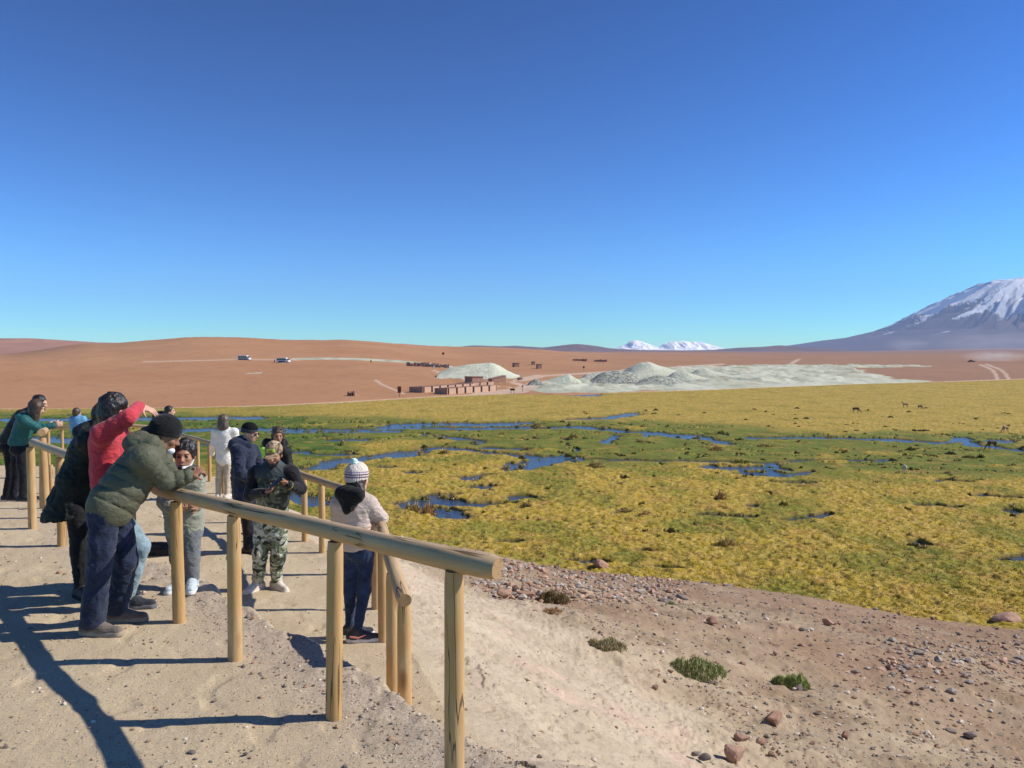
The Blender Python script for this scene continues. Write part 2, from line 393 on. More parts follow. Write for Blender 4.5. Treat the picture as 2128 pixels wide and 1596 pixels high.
# ---- marsh
CH = [  # channels and pools: points (px, py), half thickness in rows, kind
 ([(560, 892), (640, 894), (760, 893), (850, 889), (977, 891), (1203, 888), (1300, 897), (1344, 899), (1444, 907), (1514, 922)], 2.0),
 ([(560, 897), (700, 899), (830, 896)], 1.2),
 ([(800, 886), (852, 883), (930, 881), (1000, 883), (1090, 880)], 3.4),
 ([(1557, 910), (1723, 910), (1898, 916)], 1.8), ([(1350, 902), (1450, 913)], 1.4),
 ([(610, 940), (645, 942), (675, 946), (730, 944)], 1.6),
 ([(700, 957), (745, 954), (782, 948), (817, 941), (870, 941), (900, 931), (929, 931), (977, 937), (1047, 945), (1092, 948)], 2.6),
 ([(735, 956), (790, 949), (850, 946)], 5.0), ([(640, 974), (664, 976), (682, 963), (740, 957)], 5.5),
 ([(1075, 972), (1120, 962), (1160, 955)], 8), ([(1100, 952), (1178, 950)], 4),
 ([(1474, 972), (1530, 974), (1590, 972)], 5.5), ([(1560, 984), (1630, 988), (1664, 984)], 5.5), ([(1590, 972), (1610, 986)], 4),
 ([(1092, 948), (1200, 954), (1366, 957), (1592, 962), (1680, 957), (1854, 957)], 1.3),
 ([(845, 1048), (880, 1040), (930, 1046), (990, 1050)], 7), ([(870, 1058), (930, 1066), (945, 1074)], 8), ([(900, 1030), (935, 1031)], 4),
 ([(988, 1014), (1008, 1011)], 4), ([(1061, 1037), (1073, 1033)], 4), ([(1012, 1048), (1060, 1047)], 3.5),
 ([(852, 983), (866, 983)], 3), ([(965, 995), (975, 997)], 4), ([(996, 990), (1006, 987)], 4), ([(790, 971), (815, 973)], 2.5),
 ([(600, 1030), (640, 1038), (655, 1046)], 9), ([(1270, 868), (1295, 864), (1316, 860)], 3), ([(1180, 872), (1270, 868)], 1.2),
 ([(1872, 917), (1888, 918)], 2), ([(1998, 912), (2006, 918), (2014, 924)], 3), ([(2015, 925), (2070, 930), (2128, 938)], 2.2), ([(2060, 916), (2092, 918)], 2.5),
 ([(1650, 1080), (1685, 1078), (1704, 1070)], 4.5), ([(1470, 1071), (1522, 1072), (1560, 1074)], 2.8), ([(1963, 1001), (1998, 1001)], 3),
 ([(1287, 1066), (1300, 1066)], 2.5), ([(2103, 1064), (2115, 1067)], 4), ([(1908, 1129), (1922, 1133)], 4), ([(1920, 1053), (1948, 1052), (1995, 1054)], 2.6), ([(1560, 1054), (1565, 1056)], 3),
 ([(2095, 1160), (2128, 1160)], 7), ([(1190, 1168), (1240, 1172)], 4), ([(1370, 1180), (1400, 1183)], 3), ([(1050, 1130), (1085, 1128)], 2.5), ([(1335, 1145), (1350, 1146)], 2.5),
 ([(-200, 874), (0, 873), (180, 872), (330, 870), (470, 869), (540, 869)], 3.0), ([(-300, 912), (0, 912), (90, 914), (150, 917), (215, 915)], 7),
 ([(370, 894), (450, 893), (560, 892)], 3.2), ([(215, 913), (300, 900), (370, 896)], 4), ([(240, 935), (330, 930), (420, 925)], 2),
 ([(1890, 916), (1960, 921), (2003, 915)], 1.2), ([(1600, 965), (1640, 978)], 1.5), ([(1280, 905), (1272, 912), (1250, 920)], 1.6), ([(900, 905), (960, 912), (1000, 918), (990, 922)], 1.5),
 ([(690, 915), (765, 914)], 1.3), ([(1000, 932), (1100, 933)], .9), ([(1600, 1002), (1680, 1004)], 1.5), ([(2030, 1030), (2110, 1035)], 1.4), ([(1100, 1035), (1130, 1037)], 1.6),
 ([(1185, 821), (1240, 821)], 1.6),
]
t = cols_t(1300, 60, .74, 2.2); inv = np.linspace(1 / 24., 1 / 300., 760); dd = 1 / inv
Y, T = np.meshgrid(dd, t, indexing='ij'); X = Y * T
PX, PY = proj(X, Y, ZW)
jx = fbm(X * .35, Y * .35, 7, 4); jy = fbm(X * .35 + 9, Y * .35, 8, 4)
sc_ = np.clip((PY - 728) / 200, .4, 1.4)
wet = np.full(X.shape, 50.); rag_ = fbm(X * .9, Y * .7, 44, 4) * 2.2
for pts, hw in CH:
    ux = [(a, b * 5) for a, b in pts]
    lo = min(p[1] for p in pts) - 30; hi = max(p[1] for p in pts) + 30
    r0 = PY[:, 0]; rows = np.nonzero((r0 > lo) & (r0 < hi))[0]
    if not len(rows): continue
    s_ = slice(rows[0], rows[-1] + 1)
    d_, _, _ = pdist(PX[s_] + jx[s_] * 22 * sc_[s_], (PY[s_] + jy[s_] * 3.5 * sc_[s_]) * 5, ux)
    wet[s_] = np.minimum(wet[s_], np.abs(d_) / 5 - hw * .82 + rag_[s_] * np.minimum(hw, 4) * .55)
# green band and yellow meadows
top = np.interp(PX, [-300, 0, 560, 800, 1000, 1250, 1400, 1600, 1760, 1900, 2128, 2500], [858, 860, 866, 872, 878, 872, 880, 894, 900, 902, 903, 903])
bot = np.interp(PX, [-300, 0, 560, 800, 1000, 1100, 1300, 1500, 1700, 2128, 2500], [1010, 1000, 960, 930, 930, 960, 968, 980, 992, 990, 990])
nz = fbm(X * .09, Y * .05, 12, 4)
g = sstep(-6, 4, PY - top + nz * 18) * (1 - sstep(-16, 14, PY - bot + nz * 40))
patch = sstep(.02, .22, fbm(X * .16, Y * .10, 15, 4) - .19)
patch2 = sstep(.0, .25, fbm(X * .55, Y * .35, 16, 4) - .10)
flat = g * (1 - .75 * patch) * (1 - .25 * patch2)
far_y = sstep(8, -8, PY - top)
green = np.clip(.02 + .80 * flat + .55 * (1 - g) * sstep(-.12, .35, fbm(X * .2, Y * .12, 18, 4)) * (1 - .75 * (1 - sstep(-10, 5, PY - top))), 0, 1)
lowl = sstep(60, -20, PX - np.interp(PY, [860, 1000, 1170], [620, 760, 900])) * .25
green = np.clip(green + lowl, 0, 1)
# tussocky relief
bumps = fbm(X * 1.1 + 1.5 * jx, Y * 2.3 + 1.5 * jy, 21, 4, .6); fine = fbm(X * 3.2, Y * 5.0, 22, 3)
rid = 1 - np.abs(fbm(X * .8, Y * .8, 27, 3)) * 2
amp = (1 - .82 * flat) * np.clip(70 / Y, .45, 1)
hgt = .13 + amp * (.14 * np.sign(bumps) * np.abs(bumps) ** .8 + .10 * rid + .07 * fine) + .05 * patch * g
rnd_pool = sstep(.44, .50, fbm(X * .42, Y * .22, 33, 4) - .12 * (PY < 880) + .13 * flat) * (PY > 870) * (PY < 1165)
wet = np.where(rnd_pool > .5, np.minimum(wet, -1.0), wet)
thin = np.abs(fbm(X * .045 + jx * .25, Y * .10 + jy * .2, 47, 3)) / .010 - 1
wet = np.where((g > .75) & (far_y < .5), np.minimum(wet, np.where(thin < 0, thin * 1.0 + .2, 50)), wet)
wsm = sstep(1.4, -.2, wet)
bankh = np.clip(wet / 5, 0, 1) * .6 + .4
Z = ZW + (hgt * bankh - .02) * (1 - wsm) - .2 * wsm
FR_, kf = Hfar(X, Y)
Z = np.where(kf > 2, Z - np.minimum(.8, (kf - 2) * .05), Z)
yel1 = np.array([.42, .290, .038]); yel2 = np.array([.53, .370, .100]); grn1 = np.array([.070, .122, .022]); grn2 = np.array([.125, .18, .030]); oli = np.array([.26, .225, .04]); mud = np.array([.085, .07, .04]); org = np.array([.40, .24, .07])
a1 = sstep(-.3, .3, fbm(X * 1.7, Y * 1.7, 51, 3))[..., None]; a2 = sstep(-.3, .35, fbm(X * .4, Y * .3, 52, 3))[..., None]
yel = yel1 * (1 - a1) + yel2 * a1
yel = yel * (1 - .35 * a2) + oli * .35 * a2
grn = grn1 * (1 - a2) + grn2 * a2
G = green[..., None]
G = np.clip(G + (.38 * (fbm(X * 2.3, Y * 2.3, 55, 3)) * (1 - flat))[..., None], 0, 1)
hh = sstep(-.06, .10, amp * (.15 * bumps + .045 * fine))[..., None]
G = np.clip(G + (.42 - hh) * .34 * (1 - flat[..., None]), 0, 1)  # hollows greener and darker: crevice shade between tufts put into the colour
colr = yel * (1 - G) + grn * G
o_ = (sstep(.05, .45, fbm(X * .35 + 40, Y * .6, 57, 4)) * .6)[..., None]; colr = colr * (1 - o_) + org * o_
colr = colr * (1 - .12 * far_y[..., None]) + np.array([.52, .375, .125]) * .12 * far_y[..., None]
md = (sstep(2.6, .3, wet) * .75)[..., None]; colr = colr * (1 - md) + mud * md
dk = (.5 * sstep(.05, .35, fbm(X * .22, Y * .16, 61, 5, .62)) * far_y)[..., None]; colr = colr * (1 - dk) + oli * .8 * dk
n = NT("marsh_turf"); v = n.coord()
f1 = n.ramp(n.noise(n.mapping(v, (.7, 1.4, 2)), 4, 6, .75), [(.3, .66), (.7, 1.22)])
colm = n.mix(1.0, n.attr("tint"), f1, 'MULTIPLY')
nb = n.bump(n.noise(n.mapping(v, (1, 1.8, 1)), 4, 6, .7), .7, .10); nb = n.bump(n.noise(v, 26, 4, .7), .4, .02, nb)
M_MARSH = n.fin(colm, .9, nb, .1)
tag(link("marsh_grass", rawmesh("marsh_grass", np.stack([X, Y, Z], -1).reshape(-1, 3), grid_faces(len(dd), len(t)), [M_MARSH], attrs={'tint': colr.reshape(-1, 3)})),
    "yellow and green cushion grass covering the flat marsh", "grass", kind='stuff')
MX, MY, MZ, MCOL, MWET = X, Y, Z, colr, wet
n = NT("marsh_water"); v = n.coord()
nb = n.bump(n.noise(n.mapping(v, (1, 2.2, 1)), 1.4, 4, .6), .5, .10); nb = n.bump(n.noise(v, 11, 3), .22, .02, nb)
n.b.inputs['IOR'].default_value = 1.33
wc = n.mix(n.ramp(n.noise(v, .35, 3), [(.4, 0), (.6, 1)]), (.03, .055, .11), (.05, .07, .09))
M_WATER = n.fin(wc, .16, nb, .5)
wv = np.array([(-700, 22, ZW - .055), (700, 22, ZW - .055), (700, 300, ZW - .055), (-700, 300, ZW - .055)])
tag(link("water", rawmesh("water", wv, [[0, 1, 2, 3]], [M_WATER])), "blue shallow water lying in channels and pools of the marsh", "water", kind='structure')

# ---- desert plain and dune
t = cols_t(1000, 80, .74, 2.4); dd = np.concatenate([1 / np.linspace(1 / 100., 1 / 1500., 430), np.geomspace(1515, 22000, 60)])
Y, T = np.meshgrid(dd, t, indexing='ij'); X = Y * T
Z, K = Hfar(X, Y, True)
PX, PY = proj(X, Y, Z)
def band(pts, hw, soft=1.0, asp=4):
    d_, _, _ = pdist(PX + fbm(X * .03, Y * .03, 88, 2) * 3, PY * asp, [(a, b * asp) for a, b in pts]); return 1 - sstep(hw, hw + soft, np.abs(d_) / asp)
track = np.zeros(X.shape)
for pts, hw in [([(-200, 852), (0, 851), (350, 849), (560, 844), (700, 837), (860, 828), (1000, 820), (1060, 815), (1110, 805), (1060, 795), (1110, 782), (1200, 777), (1330, 768), (1500, 757)], 1.2),
                ([(1000, 818), (1080, 812), (1110, 800)], 4.5), ([(1080, 790), (1120, 782)], 3), ([(1300, 816), (1500, 809), (1650, 803), (1850, 798), (1960, 794), (2128, 788), (2400, 783)], .8),
                ([(2038, 758), (2062, 768), (2070, 780), (2072, 791)], .5), ([(2050, 757), (2080, 768), (2092, 780), (2096, 790)], .5), ([(1645, 755), (1660, 747)], .7),
                ([(780, 790), (792, 798), (820, 810), (838, 818)], .5), ([(900, 770), (1000, 800), (1060, 806)], .4), ([(620, 748), (500, 747), (300, 752)], .5)]:
    track = np.maximum(track, band(pts, hw))
nz = fbm(X * .02, Y * .02, 81, 4); nz2 = fbm(X * .09, Y * .06, 83, 4)
def blob(cx, cy, rx, ry): return 1 - ((PX - cx) / rx) ** 2 - ((PY - cy) / ry) ** 2 + nz * .9 + nz2 * .5
minr = np.zeros(X.shape)
for b_ in [(1250, 803, 170, 13), (1450, 797, 250, 17), (1650, 790, 230, 15), (1500, 772, 200, 10), (1650, 772, 140, 11), (1720, 762, 190, 3.5), (1800, 793, 150, 5), (1160, 808, 70, 8)]:
    minr = np.maximum(minr, sstep(-.1, .2, blob(*b_)))
minr = minr * (1 - sstep(.3, .6, nz2 + .1) * .45)
patch = np.maximum(band([(615, 746), (680, 745), (760, 747), (830, 751), (870, 755), (930, 762)], 1.6, 1.0, 5), band([(515, 776), (542, 775)], .6, .6)) * (nz2 > -.35)
minr = np.clip(np.maximum(minr, patch), 0, 1)
rough_ = band([(930, 775), (985, 790), (1060, 795)], 9, 6, 3) * .6
Z = Z + minr * (PX > 1080) * np.abs(fbm(X * .06, Y * .05, 93, 4)) * 2.4 * sstep(4, 30, K) + rough_ * fbm(X * .15, Y * .15, 95, 3) * 1.4
n = NT("desert_soil"); v = n.coord(); sep = n.n("ShaderNodeSeparateColor"); n.l(n.attr("mask"), sep.inputs[0])
c = n.mix(n.ramp(n.noise(v, .006, 5, .6), [(.35, 0), (.65, 1)]), (.405, .205, .100), (.47, .265, .138))
c = n.mix(n.ramp(n.noise(n.mapping(v, (1, .35, 1)), .05, 6, .7), [(.3, 0), (.7, 1)]), n.mix(.25, c, (.30, .15, .10)), c)
c = n.mix(n.math('MULTIPLY', sep.outputs[2], .9), c, (.27, .165, .115))
spk = n.math('MULTIPLY', n.ramp(n.vor(v, .22), [(.10, 1), (.17, 0)]), n.ramp(n.vor(v, .22, out='Color'), [(.72, 0), (.76, 1)]))
c = n.mix(n.math('MULTIPLY', spk, .7), c, (.15, .08, .055))
cm = n.mix(n.ramp(n.noise(n.mapping(v, (1, .3, 1)), .07, 7, .8), [(.42, 0), (.58, 1)]), (.36, .37, .27), (.56, .57, .45))
c = n.mix(sep.outputs[0], c, cm); c = n.mix(n.math('MULTIPLY', sep.outputs[1], .75), c, (.58, .44, .34))
nb = n.bump(n.noise(v, .35, 6, .65), .5, .6)
M_DESERT = n.fin(c, .95, nb, .1)
redz = np.clip((sstep(900, 1900, PX) * .75 + sstep(1500, 4000, Y) * .6) + sstep(400, 0, PX) * sstep(450, 800, Y) * .7, 0, 1)
tag(link("desert_plain", rawmesh("desert_plain", np.stack([X, Y, Z], -1).reshape(-1, 3), grid_faces(len(dd), len(t)), [M_DESERT],
    attrs={'mask': np.stack([minr, track, redz], -1).reshape(-1, 3)})), "reddish brown desert plain and smooth dune behind the marsh", "desert", kind='structure')

# ---- distant hills and mountains
def ridge(name, crest, D, depth, mat_, label, amp=.08, seed=1, ext=0, nc=260, nr=60, base=-12):
    """a mountain range: crest line (photo column,row) at distance D, real slopes falling to both sides"""
    px = np.linspace(crest[0][0], crest[-1][0], nc)
    cy = np.interp(px, [a for a, b in crest], [b for a, b in crest])
    k = np.ones(5) / 5; cyp = np.pad(cy, 2, mode='edge'); cy = np.convolve(cyp, k, 'valid')
    zc = ydrop(cy + .5 * perlin(px * .09, px * 0 + seed, seed) * (1 if 'snowy' in name else .3), D); xc = (px - 1064) / FPX * D
    s = np.linspace(-1, 1, nr)
    S_, XC = np.meshgrid(s, xc, indexing='ij'); ZC = np.tile(zc, (nr, 1))
    Yc = D + S_ * depth
    rel = np.maximum(ZC - base, 0)
    prof = (1 - np.abs(S_)) ** 1.25
    gul = np.abs(fbm(XC / depth * 5.5, Yc / depth * 1.3, seed, 5)) * 2
    z = base + rel * prof * (1 - amp * 2.0 * gul * (1 - prof) ** .5 - amp * .7 * gul * (prof < .97)) 
    z = z - 3 * (np.abs(S_) >= 1)
    return tag(link(name, rawmesh(name, np.stack([XC, Yc, z], -1).reshape(-1, 3), grid_faces(nr, nc), [mat_])), label, "mountain", kind='structure')
M_FARHILL = simple("far_hill_rock", (.20, .115, .085), (.13, .08, .065), .004, .95, .02, .5, 6)
def snowmat(name, z0, z1, sc_n, rock=(.15, .11, .10)):
    n = NT(name); v = n.coord(); g_ = n.n("ShaderNodeNewGeometry")
    sp = n.n("ShaderNodeSeparateXYZ"); n.l(v, sp.inputs[0])
    hz = n.math('DIVIDE', n.math('SUBTRACT', sp.outputs[2], z0), z1 - z0)
    f = n.math('ADD', hz, n.math('MULTIPLY', n.math('SUBTRACT', n.noise(n.mapping(v, (1, 1, .4)), sc_n, 7, .72), .5), 1.5))
    f = n.ramp(f, [(.42, 0), (.60, 1)])
    c = n.mix(f, n.mix(n.noise(v, sc_n * .5, 4), rock, tuple(x * .7 for x in rock)), (.96, .97, .98))
    return n.fin(c, .9, n.bump(n.noise(v, sc_n * 2, 6, .7), .6, 25), .2), n
M_SNOW, _ = snowmat("snowy_peak_rock", -130, -40, .008)
ridge("hills", [(880, 735), (940, 722), (985, 717), (1040, 719.5), (1070, 718), (1130, 722), (1170, 717), (1198, 714), (1235, 718), (1270, 724), (1330, 727), (1420, 728), (1480, 727), (1540, 722), (1585, 720.5), (1622, 717), (1655, 721), (1700, 724), (1760, 728), (1850, 734)], 7600, 1200, M_FARHILL, "low purple brown hills along the horizon", .10, 3)
ridge("hills", [(-500, 706), (-200, 699), (0, 701.5), (60, 702), (130, 706), (200, 711), (280, 712), (340, 718), (420, 730)], 1500, 500, simple("ridge_soil", (.38, .21, .15), (.33, .18, .13), .01, .95, .05, .4, 2), "pinkish brown ridge behind the dune at the left", .10, 5, base=-6)
ridge("snowy_mountain", [(1262, 728), (1285, 721), (1300, 715), (1312, 707.5), (1326, 706.5), (1340, 711), (1358, 719), (1364, 722), (1375, 716), (1388, 710.5), (1402, 709), (1418, 707.8), (1436, 710), (1452, 709), (1470, 714), (1486, 719), (1500, 724), (1520, 729)], 10200, 1100, M_SNOW, "small white snow covered peaks on the horizon", .26, 8, nc=220)

# the big snow capped volcano at the right: a cone with radial gullies
VD = 13000.0
vcx = (2205 - 1064) / FPX * VD; vcy = VD
sil = [(2205, 571), (2160, 570), (2128, 575), (2105, 580), (2065, 581), (2050, 584), (2000, 607), (1950, 634), (1900, 660), (1870, 675), (1850, 685), (1790, 700), (1740, 706), (1690, 714), (1640, 721), (1560, 727.5), (1450, 731)]
rr = [(2205 - a) / FPX * VD for a, b in sil]; rz_ = [ydrop(b, VD) for a, b in sil]
th = np.linspace(0, 2 * np.pi, 900); R_ = np.concatenate([np.linspace(5, 3200, 200), np.linspace(3240, rr[-1], 60)])
RR, TH = np.meshgrid(R_, th, indexing='ij')
lowk = np.clip(RR / 2600, 0, 1)
gx = np.cos(TH) * 3.2; gy = np.sin(TH) * 3.2
wv = RR / 2600
g1 = np.abs(fbm(gx * 1.6 + wv * .9, gy * 1.6, 101, 4)); g2 = np.abs(fbm(gx * 6 + wv * 1.1, gy * 6, 105, 4)); g3 = np.abs(fbm(gx * 18, gy * 18 + wv * 2, 109, 3))
ga = np.sin(np.clip(RR / 3000, 0, 1) * np.pi) ** .8
zz = np.interp(RR, rr, rz_)
zz = zz - ga * (g1 * 900 + g2 * 650 + g3 * 260) * sstep(60, 500, RR) * np.where(np.cos(TH) < -.9, .55, 1) + 25 * ga
# a great gully and ridges on the face towards the marsh
for ang, wd, dp in [(-2.05, .13, 260), (-1.72, .10, 200), (-2.42, .10, 150), (-1.35, .12, 220)]:
    aa = np.angle(np.exp(1j * (TH - ang - .12 * np.sin(RR / 500))))
    zz = zz - dp * np.exp(-(aa / wd) ** 2) * ga * sstep(200, 900, RR)
XX = vcx + RR * np.cos(TH); YY = vcy + RR * np.sin(TH) * 1.0
hN = (zz - 330) / 560
ridg = (g1 / .2 - 1) * .35 + (g2 / .2 - 1) * .25
rad1 = fbm(TH * 5.5 + RR * .0005, RR / 1900, 131, 4); rad2 = fbm(TH * 22 + RR * .0009, RR / 1300, 133, 4)
west = sstep(-.35, -.9, np.cos(TH))
snow = np.clip(hN * 1.3 + rad1 * 1.6 + rad2 * .7 - .30 * west + .12, -1, 1.6)
n = NT("volcano_rock"); v = n.coord(); sp = n.n("ShaderNodeSeparateXYZ"); n.l(v, sp.inputs[0])
hz = n.attr('snow', 'Fac')
nn = n.math('MULTIPLY', n.math('SUBTRACT', n.noise(n.mapping(v, (1, 1, .6)), .012, 7, .78, .5), .5), 2.2)
f = n.ramp(n.math('ADD', hz, nn), [(.44, 0), (.54, 1)])
rock = n.mix(n.noise(v, .003, 5), (.10, .08, .085), (.17, .125, .12))
c = n.mix(n.math('MULTIPLY', f, .93), rock, (.95, .96, .98))
M_VOL = n.fin(c, .9, n.bump(n.noise(v, .012, 7, .7), .8, 30), .15)
tag(link("volcano", rawmesh("volcano", np.stack([XX, YY, zz], -1).reshape(-1, 3), grid_faces(len(R_), len(th)), [M_VOL], attrs={'snow': snow.ravel()})), "tall snow capped volcano at the right end of the horizon", "volcano", kind='structure')
# ---------------------------------------------------------------- wooden fences
n = NT("weathered_log"); v = n.coord('UV'); o_ = n.coord()
g0 = n.noise(n.mapping(v, (3.2, .55, 1)), 6, 6, .65, .35)
oi_ = n.n('ShaderNodeObjectInfo').outputs['Random']; c = n.mix(n.ramp(g0, [(.3, 0), (.7, 1)]), n.mix(oi_, (.36, .205, .08), (.44, .27, .12)), n.mix(oi_, (.56, .36, .16), (.64, .46, .25)))
c = n.mix(n.ramp(n.noise(n.mapping(v, (1, 1.4, 1)), 1.6, 3), [(.35, 0), (.62, .85)]), c, (.48, .28, .105))
kn = n.vor(n.mapping(v, (2.2, 1.1, 1)), 1.1); c = n.mix(n.ramp(kn, [(.05, .9), (.13, 0)]), c, (.20, .10, .045))
c = n.mix(n.attr("grey", 'Fac'), c, n.mix(n.ramp(n.noise(n.mapping(v, (4, .5, 1)), 7, 5), [(.3, 0), (.7, 1)]), (.33, .27, .19), (.56, .47, .33)))
ck = n.noise(n.mapping(v, (5.5, .32, 1)), 1.7, 3, .5, .25)
ckm = n.ramp(n.math('ABSOLUTE', n.math('SUBTRACT', ck, .5)), [(.004, 1), (.010, 0)])
ckm = n.math('MULTIPLY', ckm, n.ramp(n.noise(n.mapping(v, (1.2, .8, 1)), 1.3, 2), [(.50, 0), (.56, 1)]))
c = n.mix(n.math('MULTIPLY', ckm, .8), c, (.07, .042, .024))
nb = n.bump(g0, .35, .006); nb = n.bump(n.math('SUBTRACT', 1, ckm), .8, .012, nb)
M_LOG = n.fin(c, .68, nb, .3)
n = NT("log_end_grain"); v = n.coord('UV'); sp = n.n("ShaderNodeSeparateXYZ"); n.l(v, sp.inputs[0])
c = n.mix(n.ramp(n.math('SINE', n.math('MULTIPLY', n.math('ADD', sp.outputs[0], n.math('MULTIPLY', n.noise(v, 3, 3), .12)), 70)), [(.2, 0), (.9, 1)]), (.34, .20, .10), (.55, .37, .2))
rad = n.noise(n.mapping(v, (.6, 5, 1)), 4, 3)
c = n.mix(n.ramp(rad, [(.36, .9), (.42, 0)]), c, (.08, .045, .025))
M_END = n.fin(c, .85, n.bump(rad, .4, .01), .15)

def log_mesh(name, path, radii, seed=0, grey=0.0, seg=22, wob=.006, step=.06):
    """a round log along a path: its own wobble, knots and end grain"""
    path = [np.array(p, float) for p in path]
    L = [0]
    for a, b in zip(path[:-1], path[1:]): L.append(L[-1] + np.linalg.norm(b - a))
    nst = max(4, int(L[-1] / step)); ts = np.linspace(0, L[-1], nst)
    P = np.stack([np.interp(ts, L, [p[i] for p in path]) for i in range(3)], -1)
    if len(path) > 2:
        for _ in range(4): P[1:-1] = (P[:-2] + P[2:] + 2 * P[1:-1]) / 4
    R = np.interp(ts, L, radii)
    T = np.gradient(P, axis=0); T /= np.linalg.norm(T, axis=1)[:, None]
    up = np.array([0, 0, 1.]) if abs(T[0, 2]) < .8 else np.array([1., 0, 0])
    A = np.cross(T, up); A /= np.linalg.norm(A, axis=1)[:, None]; B2 = np.cross(T, A)
    th = np.linspace(0, 2 * np.pi, seg + 1)
    TT, TH = np.meshgrid(ts, th, indexing='ij')
    rn = 1 + .035 * fbm(np.cos(TH) * 1.2 + seed * 7, TT * 2.2 + np.sin(TH) * 1.2, 200 + seed, 3)
    r = R[:, None] * rn
    edge = np.minimum(TT, L[-1] - TT); r = r * (1 - .10 * np.exp(-edge / .008))
    V = P[:, None] + r[..., None] * (np.cos(TH)[..., None] * A[:, None] + np.sin(TH)[..., None] * B2[:, None])
    V = V + (wob * perlin(TT * 1.1, seed + .5, 300 + seed))[..., None] * A[:, None]
    V = V.reshape(-1, 3); F = grid_faces(nst, seg + 1)
    uv = np.stack([TH / (2 * np.pi) * .35 + seed * 1.37, TT + seed * 3.1], -1).reshape(-1, 2)
    gr = grey * np.clip(.55 + .6 * (np.cos(TH) * A[:, None, 2] + np.sin(TH) * B2[:, None, 2]), 0, 1).ravel()
    nv = len(V); VV = [V]; FF = [F]; UU = [uv]; mi = [np.zeros(len(F), int)]; gg = [gr]
    for e, ci in ((0, 0), (nst - 1, -1)):
        ring = V[e * (seg + 1):(e + 1) * (seg + 1)]; c = ring[:-1].mean(0)
        nv0 = sum(len(q) for q in VV)
        inner = c + (ring - c) * .5
        VV.append(np.concatenate([ring, inner, np.tile(c, (seg + 1, 1))])); k = np.arange(seg)
        a = nv0 + k; b = a + seg + 1; d = b + seg + 1
        f1 = np.stack([a, a + 1, b + 1, b], 1); f2 = np.stack([b, b + 1, d + 1, d], 1)
        if e: f1 = f1[:, ::-1]; f2 = f2[:, ::-1]
        FF += [f1, f2]; mi += [np.ones(len(f1), int), np.ones(len(f2), int)]
        u = th / (2 * np.pi)
        UU += [np.stack([np.ones(seg + 1) * .5, u], -1), np.stack([np.ones(seg + 1) * .25, u], -1), np.stack([np.zeros(seg + 1), u], -1)]
        gg.append(np.full((seg + 1) * 3, grey * .5))
    me = rawmesh(name, np.concatenate(VV), np.concatenate(FF), [M_LOG, M_END], True, {'grey': np.concatenate(gg)}, np.concatenate(mi), np.concatenate(UU))
    return me

def fence(label, posts, rails, base, group="log fences along the walkway"):
    root = empty("wooden_fence", base, label=label, cat="fence", group=group)
    bo = -np.array(base, float)
    for i, (b, t, r0, r1) in enumerate(posts):
        link("post", log_mesh("post", [np.array(b) + bo, np.array(t) + bo], [r0, r1], seed=i + int(abs(base[1]) * 10), wob=.014), root)
    for i, (pts, rad, gy) in enumerate(rails):
        link("rail", log_mesh("rail", [np.array(p) + bo for p in pts], rad, seed=40 + i + int(abs(base[1]) * 10), grey=gy, wob=.012), root)
    return root

def g_(x, y): return float(Hnear(np.array([x]), np.array([y]))[0][0])
def post_at(px, py, h=.955, r=.047, sink=.12, lean=(0, 0), rt=None, xy=None):
    p = hit(px, py) if xy is None else np.array([xy[0], xy[1], g_(*xy)])
    return ((p[0], p[1], p[2] - sink), (p[0] + lean[0], p[1] + lean[1], p[2] + h), r, rt or r * .94), p

# the near fence on the terrace edge
specs = [(945, 1655, -.0), (693, 1490, .02), (489, 1370, 0), (371, 1292, 0), (275, 1226, -.01), (128, 1134, 0), (68, 1098, 0)]
P1 = []; tops = []
for i, (px, py, ln) in enumerate(specs):
    p = plane(px, py, 0.0) if i == 0 else hit(px, py)
    zt = at(px, [1162, 1106, 1056, 1028, 996, 941, 920][i], p[1])[2] - .050
    P1.append(((p[0], p[1], g_(p[0], p[1]) - .15), (p[0] + ln, p[1], zt), [.047, .046, .047, .046, .046, .045, .046][i], .044)); tops.append((p[0] + ln, p[1], zt + .052))
def railpt(px, py, i=None, d=None): return tuple(at(px, py, d))
d0 = tops[0][1]
RA = [at(1036, 1181, d0 - .11), at(945, 1162, d0), at(700, 1106, tops[1][1]), at(491, 1056, tops[2][1]), at(371, 1028, tops[3][1]), at(325, 1016, tops[3][1] + .32)]
RB = [at(322, 1010, tops[3][1] + .30), at(275, 996, tops[4][1]), at(190, 962, (tops[4][1] + tops[5][1]) / 2), at(128, 941, tops[5][1]), at(66, 919, tops[6][1] + .02)]
FENCE1 = fence("long curved fence of round logs on the terrace edge, its sawn end nearest to us", P1,
    [(RA, [.053, .052, .050, .050, .050, .049], .5), (RB, [.047, .046, .046, .045, .043], .85)], (P1[3][0][0], P1[3][0][1], 0))

